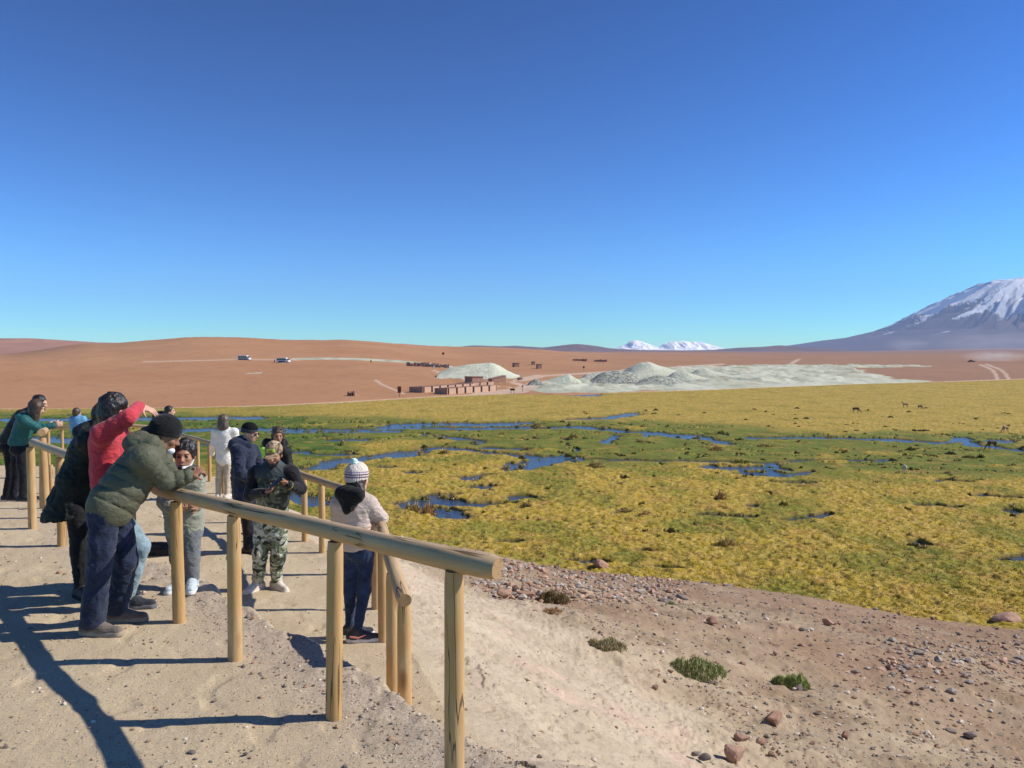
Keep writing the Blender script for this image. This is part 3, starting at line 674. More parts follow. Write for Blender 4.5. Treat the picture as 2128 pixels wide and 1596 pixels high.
# the lower fence on the outer side of the walkway
P2 = []
def lowpost(x, y, r=.046, h=.93, lean=(0, 0)):
    z = g_(x, y); P2.append(((x, y, z - .15), (x + lean[0], y + lean[1], rz_at(y) - .046), r, r * .93)); return (x + lean[0], y + lean[1], z + h + .048)
def xy_at(px, d): return ((px - 1064) / FPX * d * 1.003, d)
LP = []
RL = [(4.98, 843, 1248), (5.05, 838, 1236), (5.55, 815, 1165), (6.75, 792, 1092), (8.2, 762, 1046), (9.25, 716, 1017), (10.5, 667, 1000), (11.35, 631, 988), (13.0, 560, 962), (14.9, 487, 936), (16.8, 463, 928.5), (19.2, 436, 920), (20.2, 411, 912.5), (21.6, 392, 907.5), (22.6, 371, 902), (23.6, 356, 898)]
def rz_at(d): return float(np.interp(d, [a for a, b, c in RL], [at(b, c, a)[2] for a, b, c in RL]))
for px, d, r in [(838, 5.05, .048), (812, 5.45, .045), (793, 6.72, .044), (779, 7.75, .046), (716, 9.25, .045), (667, 10.5, .046), (631, 11.35, .046), (560, 13.0, .046), (487, 14.9, .046), (463, 16.8, .046), (434, 19.2, .047), (410, 20.2, .046), (392, 21.6, .046), (371, 22.6, .046), (358, 23.6, .046)]:
    x, y = xy_at(px, d); LP.append(lowpost(x, y, r, h=(.93 if d > 5.2 else .93)))
def lowrail(k0, k1, px0=None):
    return [tuple(LP[i]) for i in range(k0, k1)]
ra = [at(843, 1248, 4.98), at(815, 1165, 5.55), at(792, 1092, 6.75), at(762, 1046, 8.2)]
rb = [at(766, 1042, 8.1), at(716, 1017, 9.25), at(667, 1000, 10.5), at(631, 988, 11.35), at(600, 975, 12.0), at(560, 962, 13.0), at(487, 936, 14.9)]
rc = [at(490, 937, 14.8), at(463, 928.5, 16.8), at(436, 920, 19.2), at(411, 912.5, 20.2), at(392, 907.5, 21.6), at(371, 902, 22.6), at(356, 898, 23.6)]
FENCE2 = fence("log fence along the outer side of the lower walkway, beside the pompom hat", P2,
    [(ra, [.050, .049, .047, .046], .45), (rb, [.047] * 7, .4), (rc, [.047] * 7, .6)], (P2[5][0][0], P2[5][0][1], P2[5][0][2]))

# the fence the couple lean on and the far fence by the man in blue
PP = []; 
for px, d, h in [(93, 9.55, .985), (86, 10.5, .93), (104, 16.8, .62)]:
    x, y = xy_at(px, d); z = g_(x, y); PP.append(((x, y, z - .15), (x + (-.03 if px == 93 else 0), y, z + h), .046, .043))
FENCE3 = fence("short log fence the couple at the left lean on", PP, [([at(87, 899, 9.45), at(95, 894, 12), at(108, 887, 17.2)], [.048, .047, .046], .5)], (PP[0][0][0], PP[0][0][1], PP[0][0][2]))
PP = []
for px in (-60, 20, 100, 128, 196, 262, 310):
    d = np.interp(px, [-60, 150, 310], [24.5, 23.2, 23.2]); x, y = xy_at(px, d); z = g_(x, y); top = at(px, np.interp(px, [-60, 150, 200, 310], [897, 889, 881, 889]), d)[2] - .045
    PP.append(((x, y, z - .15), (x, y, top), .046, .044))
FENCE4 = fence("far log fence behind the man in the blue jacket", PP, [([at(-75, 898, 24.6), at(60, 893, 23.7), at(152, 887, 23.2)], [.047] * 3, .35), ([at(175, 880, 23.2), at(240, 881, 23.2), at(320, 888, 23.2)], [.046] * 3, .35)], (PP[2][0][0], PP[2][0][1], PP[2][0][2]))

# ---------------------------------------------------------------- stones, pebbles and shrubs
def stone_mesh(name, seed, m, flat=.65, sub=3):
    rs = np.random.RandomState(seed)
    bm = bmesh.new(); bmesh.ops.create_icosphere(bm, subdivisions=sub, radius=1)
    P = np.array([v.co for v in bm.verts]); F = np.array([[v.index for v in f.verts] for f in bm.faces]); bm.free()
    for k in range(9):
        d = rs.randn(3); d /= np.linalg.norm(d); h = rs.uniform(.48, .82)
        s = P @ d; P = P - np.maximum(s - h, 0)[:, None] * d * .92
    P = P * (1 + .07 * noise3(P * 2.5 + seed, seed))[:, None] * (1 + .03 * noise3(P * 7 + seed, seed))[:, None]
    P *= np.array([1.0, rs.uniform(.6, .85), flat * rs.uniform(.7, 1.1)])
    return rawmesh(name, P * .5, F, [m], False)
def stonemat(name, a, b, dark):
    n = NT(name); v = n.coord(); oi = n.n("ShaderNodeObjectInfo").outputs['Random']
    c = n.mix(oi, a, b); c = n.mix(n.ramp(n.noise(v, 5, 6, .7), [(.35, 0), (.7, 1)]), n.mix(.45, c, dark), c)
    return n.fin(c, .9, n.bump(n.noise(v, 14, 6, .7), .7, .03), .15)
M_STR = stonemat("reddish_rock", (.44, .26, .18), (.50, .33, .24), (.25, .13, .09))
M_STG = stonemat("grey_rock", (.20, .17, .155), (.40, .33, .28), (.12, .10, .09))
SM_R = [stone_mesh("rock_red", 10 + i, M_STR, .75) for i in range(6)]
SM_G = [stone_mesh("rock_grey", 30 + i, M_STG, .6, 2) for i in range(6)]
rng = random.Random(4)
def put_rock(px, py, wpx, label, meshes=SM_R, asp=1.0, group=None, rz=None, name="rock", zf=1.0, cat="rock"):
    p = hit(px, py); s = wpx / FPX * p[1]
    o = link(name, rng.choice(meshes)); o.location = (p[0], p[1], p[2] + s * .22 * zf)
    o.scale = (s, s * asp, s * .95 * zf); o.rotation_euler = (rng.uniform(-.2, .2), rng.uniform(-.2, .2), rng.uniform(-.5, .5) if rz is None else rz)
    return tag(o, label, cat, group)
put_rock(1608, 1508, 58, "reddish block of rock on the slope, tilted to a ridge on its left side", zf=1.2, rz=.2)
put_rock(1527, 1580, 62, "big brown rock cut by the bottom edge, beside a paler one", zf=1.25, rz=.1)
put_rock(1541, 1541, 40, "low reddish rock just above the big brown one", rz=-.3)
put_rock(1464, 1580, 30, "dark grey stone left of the big brown rock", SM_G)
put_rock(1445, 1572, 26, "round pale stone at the bottom edge", SM_G)
put_rock(1582, 1545, 24, "small reddish stone lying right of the low reddish rock")
put_rock(1757, 1535, 26, "small pointed brown rock below the right shrub", zf=1.4)
put_rock(2017, 1534, 34, "dark grey stone at the far right of the slope", SM_G)
put_rock(2094, 1300, 76, "long flat reddish boulder at the right end of the marsh edge", asp=.6, rz=.05, zf=.75)
put_rock(1252, 1187, 44, "pale pink boulder standing at the marsh edge", zf=1.2, rz=0)
put_rock(1481, 1297, 28, "brown stone with a pointed top in the middle of the slope", zf=1.2)
put_rock(1720, 1298, 28, "brown stone on the upper right of the slope")
put_rock(1914, 1271, 30, "white flat slab on the marsh edge", SM_G, zf=.5)
put_rock(1415, 1246, 36, "flat grey slab beside the small green tuft", SM_G, zf=.7)
put_rock(1378, 1250, 26, "pale flat stone left of the small green tuft", SM_G, zf=.6)
put_rock(1660, 1437, 22, "grey upright stone below the right shrub", SM_G, zf=1.5)
put_rock(1683, 1434, 24, "flat pale stone beside the upright grey one", SM_G, zf=.5)
put_rock(1612, 1362, 20, "small brown stone above the right shrub", zf=1.2)
put_rock(1778, 1400, 20, "round grey pebble right of the right shrub", SM_G)
put_rock(1362, 1433, 14, "small brown stone standing on end below the grey shrub", zf=1.8)
put_rock(1092, 1243, 60, "jumble of reddish rubble stones beside the brown shrub", asp=.6, zf=.6)
put_rock(1048, 1239, 34, "reddish stone at the left end of the rubble")
LM = [("the widest green shrub", 1440, 1395), ("the compact right shrub", 1641, 1420), ("the grey green shrub", 1258, 1345), ("the dark olive bush", 1150, 1250), ("the reddish block of rock", 1608, 1508), ("the big bottom edge rock", 1527, 1580), ("the long flat boulder", 2094, 1300), ("the pointed brown rock", 1757, 1535), ("the dark far right stone", 2017, 1534), ("the brown upper slope stone", 1720, 1298), ("the pale marsh edge boulder", 1252, 1187)]
ORD = ["nearest", "second nearest", "third nearest", "fourth nearest", "fifth nearest", "sixth nearest", "seventh nearest", "eighth nearest", "ninth nearest", "tenth nearest"]
SL = []
fy_ = lambda x: np.interp(x, [a for a, b in FOOTPX], [b for a, b in FOOTPX])
for i in range(150):
    zone = rng.random()
    if zone < .40:
        px = rng.uniform(1030, 1520); py = max(rng.uniform(1170, 1285), fy_(px) + 4); red_ = rng.random() < .7; wp = rng.choice([8, 9, 10, 12, 14, 18])
    elif zone < .7:
        px = rng.uniform(1650, 2128); py = fy_(px) + 6 + rng.random() ** 1.5 * 200; red_ = rng.random() < .4; wp = rng.choice([8, 9, 11, 13, 16])
    else:
        px = rng.uniform(1150, 2128); py = rng.uniform(1250, 1590); red_ = rng.random() < .5; wp = rng.choice([9, 10, 12, 14, 18])
        if px < 1040 + (py - 1200) * 1.0: continue
    k = min(range(len(LM)), key=lambda j: (LM[j][1] - px) ** 2 + ((LM[j][2] - py) * 1.6) ** 2)
    SL.append((k, math.hypot(LM[k][1] - px, LM[k][2] - py), px, py, wp, red_))
SL.sort(); cnt_ = {}
for k, dist_, px, py, wp, red_ in SL:
    dx, dy = px - LM[k][1], py - LM[k][2]
    dr = ("right of" if dx > 0 else "left of") if abs(dx) > abs(dy) * 1.3 else ("below" if dy > 0 else "above")
    key = (k, dr, red_); c_ = cnt_.get(key, 0); cnt_[key] = c_ + 1
    if c_ >= 10: continue
    lab = "%s %s stone %s %s, %s such" % ("small" if wp < 12 else "fist sized", "reddish" if red_ else "grey", dr, LM[k][0], ORD[c_])
    put_rock(px, py, wp, lab, SM_R if red_ else SM_G, group="loose stones on the slope", name="stone", cat="stone", zf=rng.uniform(.6, 1.1))
for px, py, wp, lb in [(913, 1500, 10, "tiny grey stone just left of the nearest post"), (1110, 1531, 9, "dark pebble on the pale bank right of the nearest post"), (1040, 1565, 14, "dark stone on the bank near the bottom edge, right of the nearest post"), (980, 1424, 8, "tiny dark pebble on the bank beside the nearest post"), (397, 1568, 22, "grey pointed stone on the sand at the bottom, by the rail shadow"), (405, 1580, 14, "smaller stone touching the shadow just under the pointed one"), (512, 1568, 14, "flat grey stone on the sand between rail shadow and second post"), (11, 1556, 16, "white stone at the bottom left corner"), (137, 1283, 6, "white pebble beside the olive jacket's shadow"), (575, 1406, 9, "grey stone on the sand right of the third post"), (630, 1395, 10, "grey stone on the crumbling edge of the terrace")]:
    put_rock(px, py, wp, lb, SM_G, group="small stones on the sand", name="stone", cat="stone")

def merged_pebbles(name, pts, sizes, m, label, cols):
    bm = bmesh.new(); bmesh.ops.create_icosphere(bm, subdivisions=1, radius=.5)
    P0 = np.array([v.co for v in bm.verts]); F0 = np.array([[v.index for v in f.verts] for f in bm.faces]); bm.free()
    rs = np.random.RandomState(3); VV = []; FF = []; cc = []
    for i, (p, s) in enumerate(zip(pts, sizes)):
        q = P0 * (1 + rs.uniform(-.28, .28, (len(P0), 1))) * np.array([1, rs.uniform(.55, 1), rs.uniform(.35, .75)]) * s
        a = rs.uniform(0, 6.28); c_, s_ = math.cos(a), math.sin(a)
        q = q @ np.array([[c_, s_, 0], [-s_, c_, 0], [0, 0, 1]])
        VV.append(q + np.array(p) + np.array([0, 0, s * .12])); FF.append(F0 + i * len(P0)); cc.append(np.tile(cols[i], (len(P0), 1)))
    return tag(link(name, rawmesh(name, np.concatenate(VV), np.concatenate(FF), [m], False, {'tint': np.concatenate(cc)})), label, "gravel", kind='stuff')
rs = np.random.RandomState(9)
N = 28000
d = 1 / rs.uniform(1 / 34., 1 / 3.4, N); a = rs.uniform(-.72, .72, N); X = a * d; Y = d
z, s, s1, df = Hnear(X, Y, True)
keep = df > .1
dens = np.where(s > 3.5, 1.0, np.where(s > 0, .16, np.where(np.abs(s1 + .12) < .4, 1.0, .26)))
keep &= rs.rand(N) < dens
X, Y, z, s, d = X[keep], Y[keep], z[keep], s[keep], d[keep]
sz = (rs.gamma(1.25, .0062, len(X)) + .004) * (.55 + d * .15) * np.where(s > 3.5, 1.35, .75)
sz = np.minimum(sz, .16)
cb = rs.rand(len(X), 1); col_ = np.where(cb < .45, np.array([[.26, .22, .175]]), np.where(cb < .82, np.array([[.36, .24, .155]]), np.array([[.60, .52, .42]])))
R2 = []
for k in range(1900):
    if k < 1450: px = rs.uniform(985, 1420); py = float(fy_(max(px, 830))) + 3 + rs.rand() ** 1.5 * np.interp(px, [985, 1100, 1420], [60, 80, 40])
    else: px = rs.uniform(1830, 2128); py = rs.normal(1370, 30)
    dd0 = 1.0; R2.append((px, py))
uq = {}
X2 = []; Y2 = []
dg = np.geomspace(4, 60, 500)
for px, py in R2:
    r_ = ray(px, py); xx = r_[0] / r_[1] * dg; zz_ = CZ + r_[2] / r_[1] * dg
    key = (int(px // 12), int(py // 6))
    if key not in uq: uq[key] = hit(px, py)[1]
    X2.append(r_[0] / r_[1] * uq[key]); Y2.append(uq[key])
X2 = np.array(X2) + rs.uniform(-.25, .25, len(X2)); Y2 = np.array(Y2) + rs.uniform(-.4, .4, len(Y2)); ok2 = (Hnear(X2, Y2)[3] > .1) & (Hnear(X2, Y2)[1] > .3); X2 = X2[ok2]; Y2 = Y2[ok2]
z2 = Hnear(X2, Y2, True)[0]; s2 = .04 + rs.gamma(1.6, .035, len(X2)); s2 = np.minimum(s2, .26); c2 = np.where(rs.rand(len(X2), 1) < .6, np.array([[.46, .30, .21]]), np.array([[.40, .35, .30]])) * rs.uniform(.7, 1.25, (len(X2), 1))
X = np.concatenate([X, X2]); Y = np.concatenate([Y, Y2]); z = np.concatenate([z, z2]); sz = np.concatenate([sz, s2]); col_ = np.concatenate([col_, c2])
n = NT("pebble"); M_PEB = n.fin(n.attr("tint"), .9, n.bump(n.noise(n.coord(), 60, 4), .5, .01), .15)
merged_pebbles("gravel", np.stack([X, Y, z], -1), sz, M_PEB, "loose grey and reddish gravel strewn over the sandy ground and slope", col_)

def blades(base, hts, rs, spread=.5, wd=.006, tint=((.3, .3, .1), (.5, .45, .15)), segs=2):
    """a set of bent grass blades or twigs, two small faces each"""
    n_ = len(base); a = rs.uniform(0, 2 * np.pi, n_); ln = rs.uniform(.05, spread, n_)
    dx = np.cos(a) * ln; dy = np.sin(a) * ln; px_ = -np.sin(a + .7); py_ = np.cos(a + .7)
    h = hts; V = np.zeros((n_, 5, 3)); w_ = wd * rs.uniform(.6, 1.3, n_)
    for k, (f, ww) in enumerate([(0, 1), (0, -1), (.55, .8), (.55, -.8), (1, 0)]):
        V[:, k, 0] = base[:, 0] + dx * h * f ** 1.5 + px_ * w_ * ww; V[:, k, 1] = base[:, 1] + dy * h * f ** 1.5 + py_ * w_ * ww
        V[:, k, 2] = base[:, 2] + h * f * (1 - .25 * f * ln)
    F = np.arange(n_)[:, None] * 5
    T = np.concatenate([F + np.array([0, 1, 3]), F + np.array([0, 3, 2]), F + np.array([2, 3, 4])])
    m_ = rs.rand(n_, 1); c_ = np.array(tint[0]) * (1 - m_) + np.array(tint[1]) * m_
    return V.reshape(-1, 3), T, np.repeat(c_, 5, 0)
n = NT("plant_leaf"); M_LEAF = n.fin(n.mix(1.0, n.attr("tint"), n.ramp(n.noise(n.coord(), 30, 3), [(.3, .7), (.7, 1.25)]), 'MULTIPLY'), .8, None, .15)
def shrub(px, py, wpx, hpx, label, tint, name="shrub", nb=2600, seed=0, asp=.5):
    p = hit(px, py); W = wpx / FPX * p[1]; H = hpx / FPX * p[1] * .92; rs = np.random.RandomState(seed)
    u = rs.rand(nb) ** .5; a = rs.uniform(0, 6.28, nb)
    x = u * np.cos(a) * W / 2; y = u * np.sin(a) * W / 2 * asp
    mod = 1 + .55 * perlin(x / W * 5 + seed, y / W * 5, seed)
    zz = rs.rand(nb) ** .6 * H * .75 * np.sqrt(np.maximum(0, 1 - u ** 2)) * mod
    keepm = perlin(x / W * 7 + 5 * seed, y / W * 7, seed + 4) > -.42
    b = np.stack([x, y, zz - .01], -1)[keepm]
    V, T, c_ = blades(b, rs.uniform(.25, .6, len(b)) * H * .55, rs, .9, H * .022, tint)
    root = empty(name, (p[0], p[1], p[2] - .01), label=label, cat="plant")
    link("foliage", rawmesh("foliage", V, T, [M_LEAF], False, {'tint': c_}), root)
    st = MB()
    for k in range(16):
        an = rs.uniform(0, 6.28); l = rs.uniform(.2, .8)
        st.tube((0, 0, -.02), (math.cos(an) * l * W / 2, math.sin(an) * l * W / 2 * asp, H * rs.uniform(.35, .7)), H * .025, H * .008, 5)
    st.build("stem", M_TWIG, root)
    return root
M_TWIG = simple("twig", (.20, .13, .08), None, 20)
shrub(1440, 1402, 142, 40, "wide bright green shrub on the slope, the largest of the low plants", ((.20, .24, .08), (.52, .51, .24)), seed=1, nb=3600)
shrub(1641, 1427, 84, 36, "compact green shrub at the right with stones in front of it", ((.19, .26, .07), (.50, .53, .20)), seed=2)
shrub(1258, 1350, 90, 34, "grey green shrub turning straw coloured on its right side", ((.26, .25, .13), (.62, .50, .29)), seed=3)
shrub(1150, 1252, 70, 32, "dark olive and brown bush in the rubble near the marsh", ((.13, .12, .05), (.42, .29, .14)), seed=4)
shrub(1147, 1273, 44, 16, "low rusty brown dry bush just below the dark olive bush", ((.34, .19, .09), (.55, .34, .16)), seed=5, nb=1400)
shrub(1393, 1257, 24, 12, "tiny green tuft between two flat stones", ((.10, .15, .03), (.30, .34, .09)), seed=6, nb=600)

# tussocks and grass blades standing in the marsh
rs = np.random.RandomState(21); VV = []; TT_ = []; CC = []; nv = 0
def add_bl(V, T, c_):
    global nv
    VV.append(V); TT_.append(T + nv); CC.append(c_); nv += len(V)
def tussock(px, py, wpx, hpx, tint, dens=140):
    p = plane(px, py, ZW); W = wpx / FPX * p[1]; H = hpx / FPX * p[1]
    k = int(dens * min(3, max(.5, W / .5))); x = rs.randn(k) * W * .27; y = rs.randn(k) * W * .27
    b = np.stack([p[0] + x, p[1] + y, np.full(k, ZW + .03)], -1)
    add_bl(*blades(b, H * rs.uniform(.7, 1.5, k) * np.exp(-((x ** 2 + y ** 2) / (W * .42) ** 2)), rs, .8, .0085 * p[1] / 12, tint))
STRAW = ((.30, .22, .07), (.62, .47, .18)); DRK = ((.10, .10, .03), (.30, .24, .08)); OLV = ((.20, .21, .05), (.42, .36, .09)); RUS = ((.33, .19, .07), (.55, .36, .14))
for a_ in [(1117, 888, 26, 9, STRAW), (1075, 890, 9, 5, DRK), (1140, 891, 10, 4, DRK), (925, 946, 34, 12, STRAW), (1238, 973, 46, 14, STRAW), (1084, 955, 18, 8, DRK), (1082, 975, 12, 7, DRK), (1180, 950, 14, 7, DRK), (1540, 964, 40, 9, OLV), (1488, 938, 40, 9, RUS), (1590, 930, 44, 8, STRAW),
           (1738, 944, 12, 6, DRK), (1752, 944, 10, 5, DRK), (1893, 938, 24, 8, DRK), (1975, 946, 26, 7, DRK), (2015, 954, 36, 8, OLV), (2038, 954, 14, 10, DRK), (1303, 896, 10, 5, DRK), (1335, 890, 18, 6, STRAW), (1498, 903, 16, 8, OLV), (1330, 921, 24, 6, STRAW), (1190, 912, 26, 10, STRAW), (1242, 975, 30, 10, STRAW),
           (865, 1066, 24, 20, STRAW), (890, 1072, 30, 26, RUS), (850, 1062, 16, 14, STRAW), (900, 1060, 14, 10, STRAW), (1093, 1060, 30, 16, DRK), (1140, 1020, 18, 10, OLV), (1628, 1056, 26, 14, DRK), (1497, 1042, 26, 20, RUS), (1340, 1076, 34, 14, RUS), (1510, 1140, 60, 22, STRAW), (1245, 1138, 20, 8, OLV), (1690, 1090, 22, 8, OLV),
           (1960, 1283, 24, 12, RUS), (2065, 1288, 50, 14, RUS), (1915, 1285, 20, 9, STRAW), (1820, 1195, 18, 10, OLV), (1630, 1168, 40, 12, OLV), (2105, 1098, 26, 10, DRK), (1290, 1010, 20, 8, STRAW), (1900, 1030, 18, 7, DRK), (1215, 1035, 22, 8, STRAW), (1850, 870, 14, 5, DRK), (1675, 872, 14, 5, DRK), (1550, 875, 12, 4, DRK), (1920, 898, 40, 5, DRK)]:
    tussock(*a_)
for i in range(430):
    px = rs.uniform(560, 2200); py = 1300 - (rs.rand() ** .6) * 450
    if py > np.interp(px, [a for a, b in FOOTPX], [b for a, b in FOOTPX]) - 4: continue
    if py < np.interp(px, [560, 1000, 1400, 2128], [870, 870, 850, 812]): continue
    sc2 = (py - 728) / 300
    tussock(px, py, rs.uniform(10, 26) * sc2 ** .6, rs.uniform(4, 10) * sc2 ** .7, [STRAW, OLV, DRK, RUS, STRAW][rs.randint(5)], 60)
# short turf blades rooted on the nearer part of the marsh
inv = rs.uniform(1 / 95., 1 / 29., 60000); dd_ = 1 / inv; tt_ = rs.uniform(-.25, .70, 60000)
ri = np.clip(((1 / 24. - inv) / (1 / 24. - 1 / 300.) * 759).astype(int), 0, 759); tc = cols_t(1300, 60, .74, 2.2); ci = np.clip(np.searchsorted(tc, tt_), 0, len(tc) - 1)
ok = (MWET[ri, ci] > 1.5); ri, ci = ri[ok], ci[ok]; x = (tt_ * dd_)[ok]; y = dd_[ok]
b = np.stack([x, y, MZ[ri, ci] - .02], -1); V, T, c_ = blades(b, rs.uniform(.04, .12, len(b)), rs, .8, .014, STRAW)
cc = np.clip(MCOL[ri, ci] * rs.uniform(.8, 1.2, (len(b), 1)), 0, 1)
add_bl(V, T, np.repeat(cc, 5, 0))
tag(link("grass", rawmesh("grass", np.concatenate(VV), np.concatenate(TT_), [M_LEAF], False, {'tint': np.concatenate(CC)})), "straw coloured and olive grass tussocks and blades standing in the marsh", "grass", kind='stuff')

# ---------------------------------------------------------------- mounds of pale mineral
n = NT("pale_mineral"); v = n.coord(); oi = n.n("ShaderNodeObjectInfo")
c = n.mix(n.ramp(n.noise(v, .3, 6, .7), [(.35, 0), (.65, 1)]), (.50, .52, .39), (.66, .67, .53))
c = n.mix(n.attr("rocky", 'Fac'), c, n.mix(n.ramp(n.noise(v, 1.1, 3, .8), [(.42, 0), (.58, 1)]), (.16, .165, .14), (.50, .50, .42)))
M_MIN = n.fin(c, .95, n.bump(n.noise(v, 1.2, 6, .7), .8, .6), .1)
def mound(pts_px, base_row, Dm, label, rocky=0, flat_top=0, depth=None, seed=0):
    """pts_px: outline of the heap as seen (column,row); built as a real rounded heap of that width and height"""
    br = base_row if isinstance(base_row, tuple) else (base_row, base_row); base_row = max(br)
    xs = [a for a, b in pts_px]; p0 = hit((xs[0] + xs[-1]) / 2, base_row) if Dm is None else at((xs[0] + xs[-1]) / 2, base_row, Dm)
    D = p0[1]; Wd = (xs[-1] - xs[0]) / FPX * D; dp = depth or Wd * .5
    cx = ((xs[0] + xs[-1]) / 2 - 1064) / FPX * D
    gx = np.linspace(xs[0], xs[-1], 90); top = np.interp(gx, xs, [b for a, b in pts_px]); brow = np.linspace(br[0], br[1], 90); H = np.maximum(brow - top, 0) / FPX * D * .9
    k = np.ones(5) / 5; H = np.convolve(np.pad(H, 2, mode='edge'), k, 'valid'); H[0] = H[-1] = 0
    s = np.linspace(-1, 1, 46); S_, HH = np.meshgrid(s, H, indexing='ij'); _, XX_ = np.meshgrid(s, (gx - 1064) / FPX * D, indexing='ij')
    prof = np.clip(1 - np.abs(S_) ** 1.5, 0, 1)
    hx = HH * prof * (1 + .09 * fbm(XX_ * .25, S_ * 4 + seed, 400 + seed, 4)) + .14 * np.abs(fbm(XX_ * .5, S_ * dp * .5, 410 + seed, 3)) * (prof > .02) * (HH > .1)
    Yc = D + dp / 2 * .8 + S_ * dp / 2
    base = Hfar(XX_, Yc)[0]
    z = np.maximum(base, p0[2]) * 0 + base + hx - .4 * (prof < .02) - .4 * (HH <= .02)
    V = np.stack([XX_, Yc, z], -1).reshape(-1, 3); lo = np.array([cx, D, p0[2]])
    return tag(link("mineral_mound", rawmesh("mineral_mound", V - lo, grid_faces(46, 90), [M_MIN], True, {'rocky': np.full(len(V), rocky, float)}), loc=lo), label, "mound", "heaps of pale mineral")
mound([(905, 776), (935, 765), (960, 761.5), (1000, 760), (1020, 760.5), (1035, 768), (1055, 783), (1082, 798)], (786, 799), 262, "large smooth white heap sloping down to the right behind the adobe stalls", depth=34, seed=1)
mound([(1093, 812), (1102, 801), (1113, 794), (1124, 800), (1136, 809)], 810, 214, "small dark pointed heap beside the road signs", .8, seed=2)
mound([(1108, 808), (1140, 800), (1165, 791), (1183, 786.5), (1192, 792), (1206, 801), (1222, 810)], 809, 222, "pale rounded heap left of the big grey one", seed=3)
mound([(1218, 812), (1235, 800), (1250, 787), (1265, 782), (1290, 781.5), (1310, 783), (1325, 789), (1350, 805), (1370, 812)], 811, 224, "big grey stony heap among the mineral mounds", .85, seed=4)
mound([(1320, 812), (1345, 796), (1370, 789), (1400, 794), (1425, 806), (1440, 812)], 811, 218, "grey stony heap leaning against the big grey heap on its right", .75, seed=5)
mound([(1205, 800), (1220, 787), (1235, 784), (1255, 784), (1280, 796), (1300, 800)], 797, 262, "low pale bank behind the big grey heap", .2, seed=6)
mound([(1300, 798), (1325, 778), (1345, 768), (1362, 765), (1385, 774), (1410, 782), (1440, 796), (1460, 800)], 797, 285, "tall pale greenish heap rising behind the stony ones", .05, seed=7, depth=40)
mound([(1380, 808), (1405, 786), (1425, 782), (1450, 792), (1480, 802), (1510, 810)], 807, 240, "yellowish gullied heap right of the stony ones", .1, seed=8)
mound([(1430, 796), (1455, 778), (1470, 775), (1490, 782), (1520, 790), (1550, 796)], 793, 290, "low pale heap at the right end of the mounds", .1, seed=9)
mound([(1280, 784), (1300, 776), (1320, 771), (1340, 771), (1360, 778)], 783, 300, "dark reddish spoil bank at the back of the mounds", 1, seed=10)

# ---------------------------------------------------------------- adobe stalls, huts, signs
M_ADOBE = simple("adobe_wall", (.42, .25, .18), (.33, .19, .135), 1.5, .95, 8, .5, .02)
M_ADOBEL = simple("plastered_panel", (.56, .37, .26), (.47, .30, .21), 1.2, .95, 8, .4, .02)
M_THATCH = simple("stall_roof", (.38, .22, .16), (.27, .155, .11), 3, .95, 12, .6, .03)
M_DARK = simple("dark_opening", (.03, .022, .02), None, 3)
M_WHITE = simple("white_paint", (.75, .74, .70), (.6, .6, .57), 2, .7)
def stalls(px, py, D, yaw, nbay, bw, h, dp, label):
    p = at(px, py, D); z = float(Hfar(np.array([p[0]]), np.array([p[1]]))[0][0])
    root = empty("adobe_building", (p[0], p[1], z), rz=yaw, label=label, cat="building", group="adobe market stalls by the marsh")
    L = nbay * bw
    w_ = MB(); w_.box((L / 2, dp, h / 2 - .3), (L, .25, h + .6)); w_.box((-.12, dp / 2, h / 2 - .3), (.25, dp + .2, h + .6)); w_.box((L + .12, dp / 2, h / 2 - .3), (.25, dp + .2, h + .6))
    for i in range(1, nbay): w_.box((i * bw, dp / 2 + .1, h / 2 - .35), (.2, dp - .3, h + .5))
    w_.build("wall", M_ADOBE, root)
    for i in range(nbay):
        a = MB(); a.box((i * bw + bw * .55, -.02, h * .5 - .2), (bw * .80, .16, h + .4 + .06 * (i % 3)), bevel=.03); a.build("panel", M_ADOBEL, root)
        b = MB(); b.box((i * bw + bw * .05, .12, h * .40 - .2), (bw * .10, .08, h * .76 + .4)); b.build("doorway", M_DARK, root)
        r = MB(); r.box((i * bw + bw / 2, dp / 2 + .12, h + .03 + .04 * (i % 2)), (bw * .97, dp - .1, .08), rx=-.03); r.build("roof", M_THATCH, root)
    return root
stalls(879, 820.5, 178, math.radians(60), 8, 3.2, 1.25, 3.6, "rear row of low adobe stalls with pale panels")
stalls(930, 823.5, 172, math.radians(55), 6, 3.0, 1.3, 3.4, "front row of low adobe stalls nearest the marsh road")
stalls(980, 817.5, 196, math.radians(45), 3, 2.6, 1.5, 3.2, "short adobe row continuing the front stalls on the right")
def hut(px, py, D, yaw, sx, sy, h, label, wallm=M_ADOBE, face=None, slant=0, name="adobe_hut"):
    p = at(px, py, D); z = float(Hfar(np.array([p[0]]), np.array([p[1]]))[0][0])
    root = empty(name, (p[0], p[1], z), rz=yaw, label=label, cat="hut")
    w_ = MB(); w_.poly([(-sx / 2, -.3), (sx / 2, -.3), (sx / 2, h * (1 + slant)), (-sx / 2, h * (1 - slant))], -sy / 2, sy / 2); w_.build("wall", wallm, root)
    r = MB(); r.box((0, 0, h + .08), (sx * 1.08, sy * 1.1, .12), ry=-math.atan2(2 * slant * h, sx)); r.build("roof", M_THATCH, root)
    d_ = MB(); d_.box((sx / 2 + .03, 0, h * .4), (.06, sy * .4, h * .75)); d_.build("door", face or M_DARK, root)
    return root
hut(985, 803, 226, .6, 3.6, 4.2, 1.9, "square adobe hut behind the stalls")
hut(1033, 800, 232, .5, 4.5, 2.5, 1.5, "adobe hut with a steep sloping roof in front of the white heap", slant=.3)
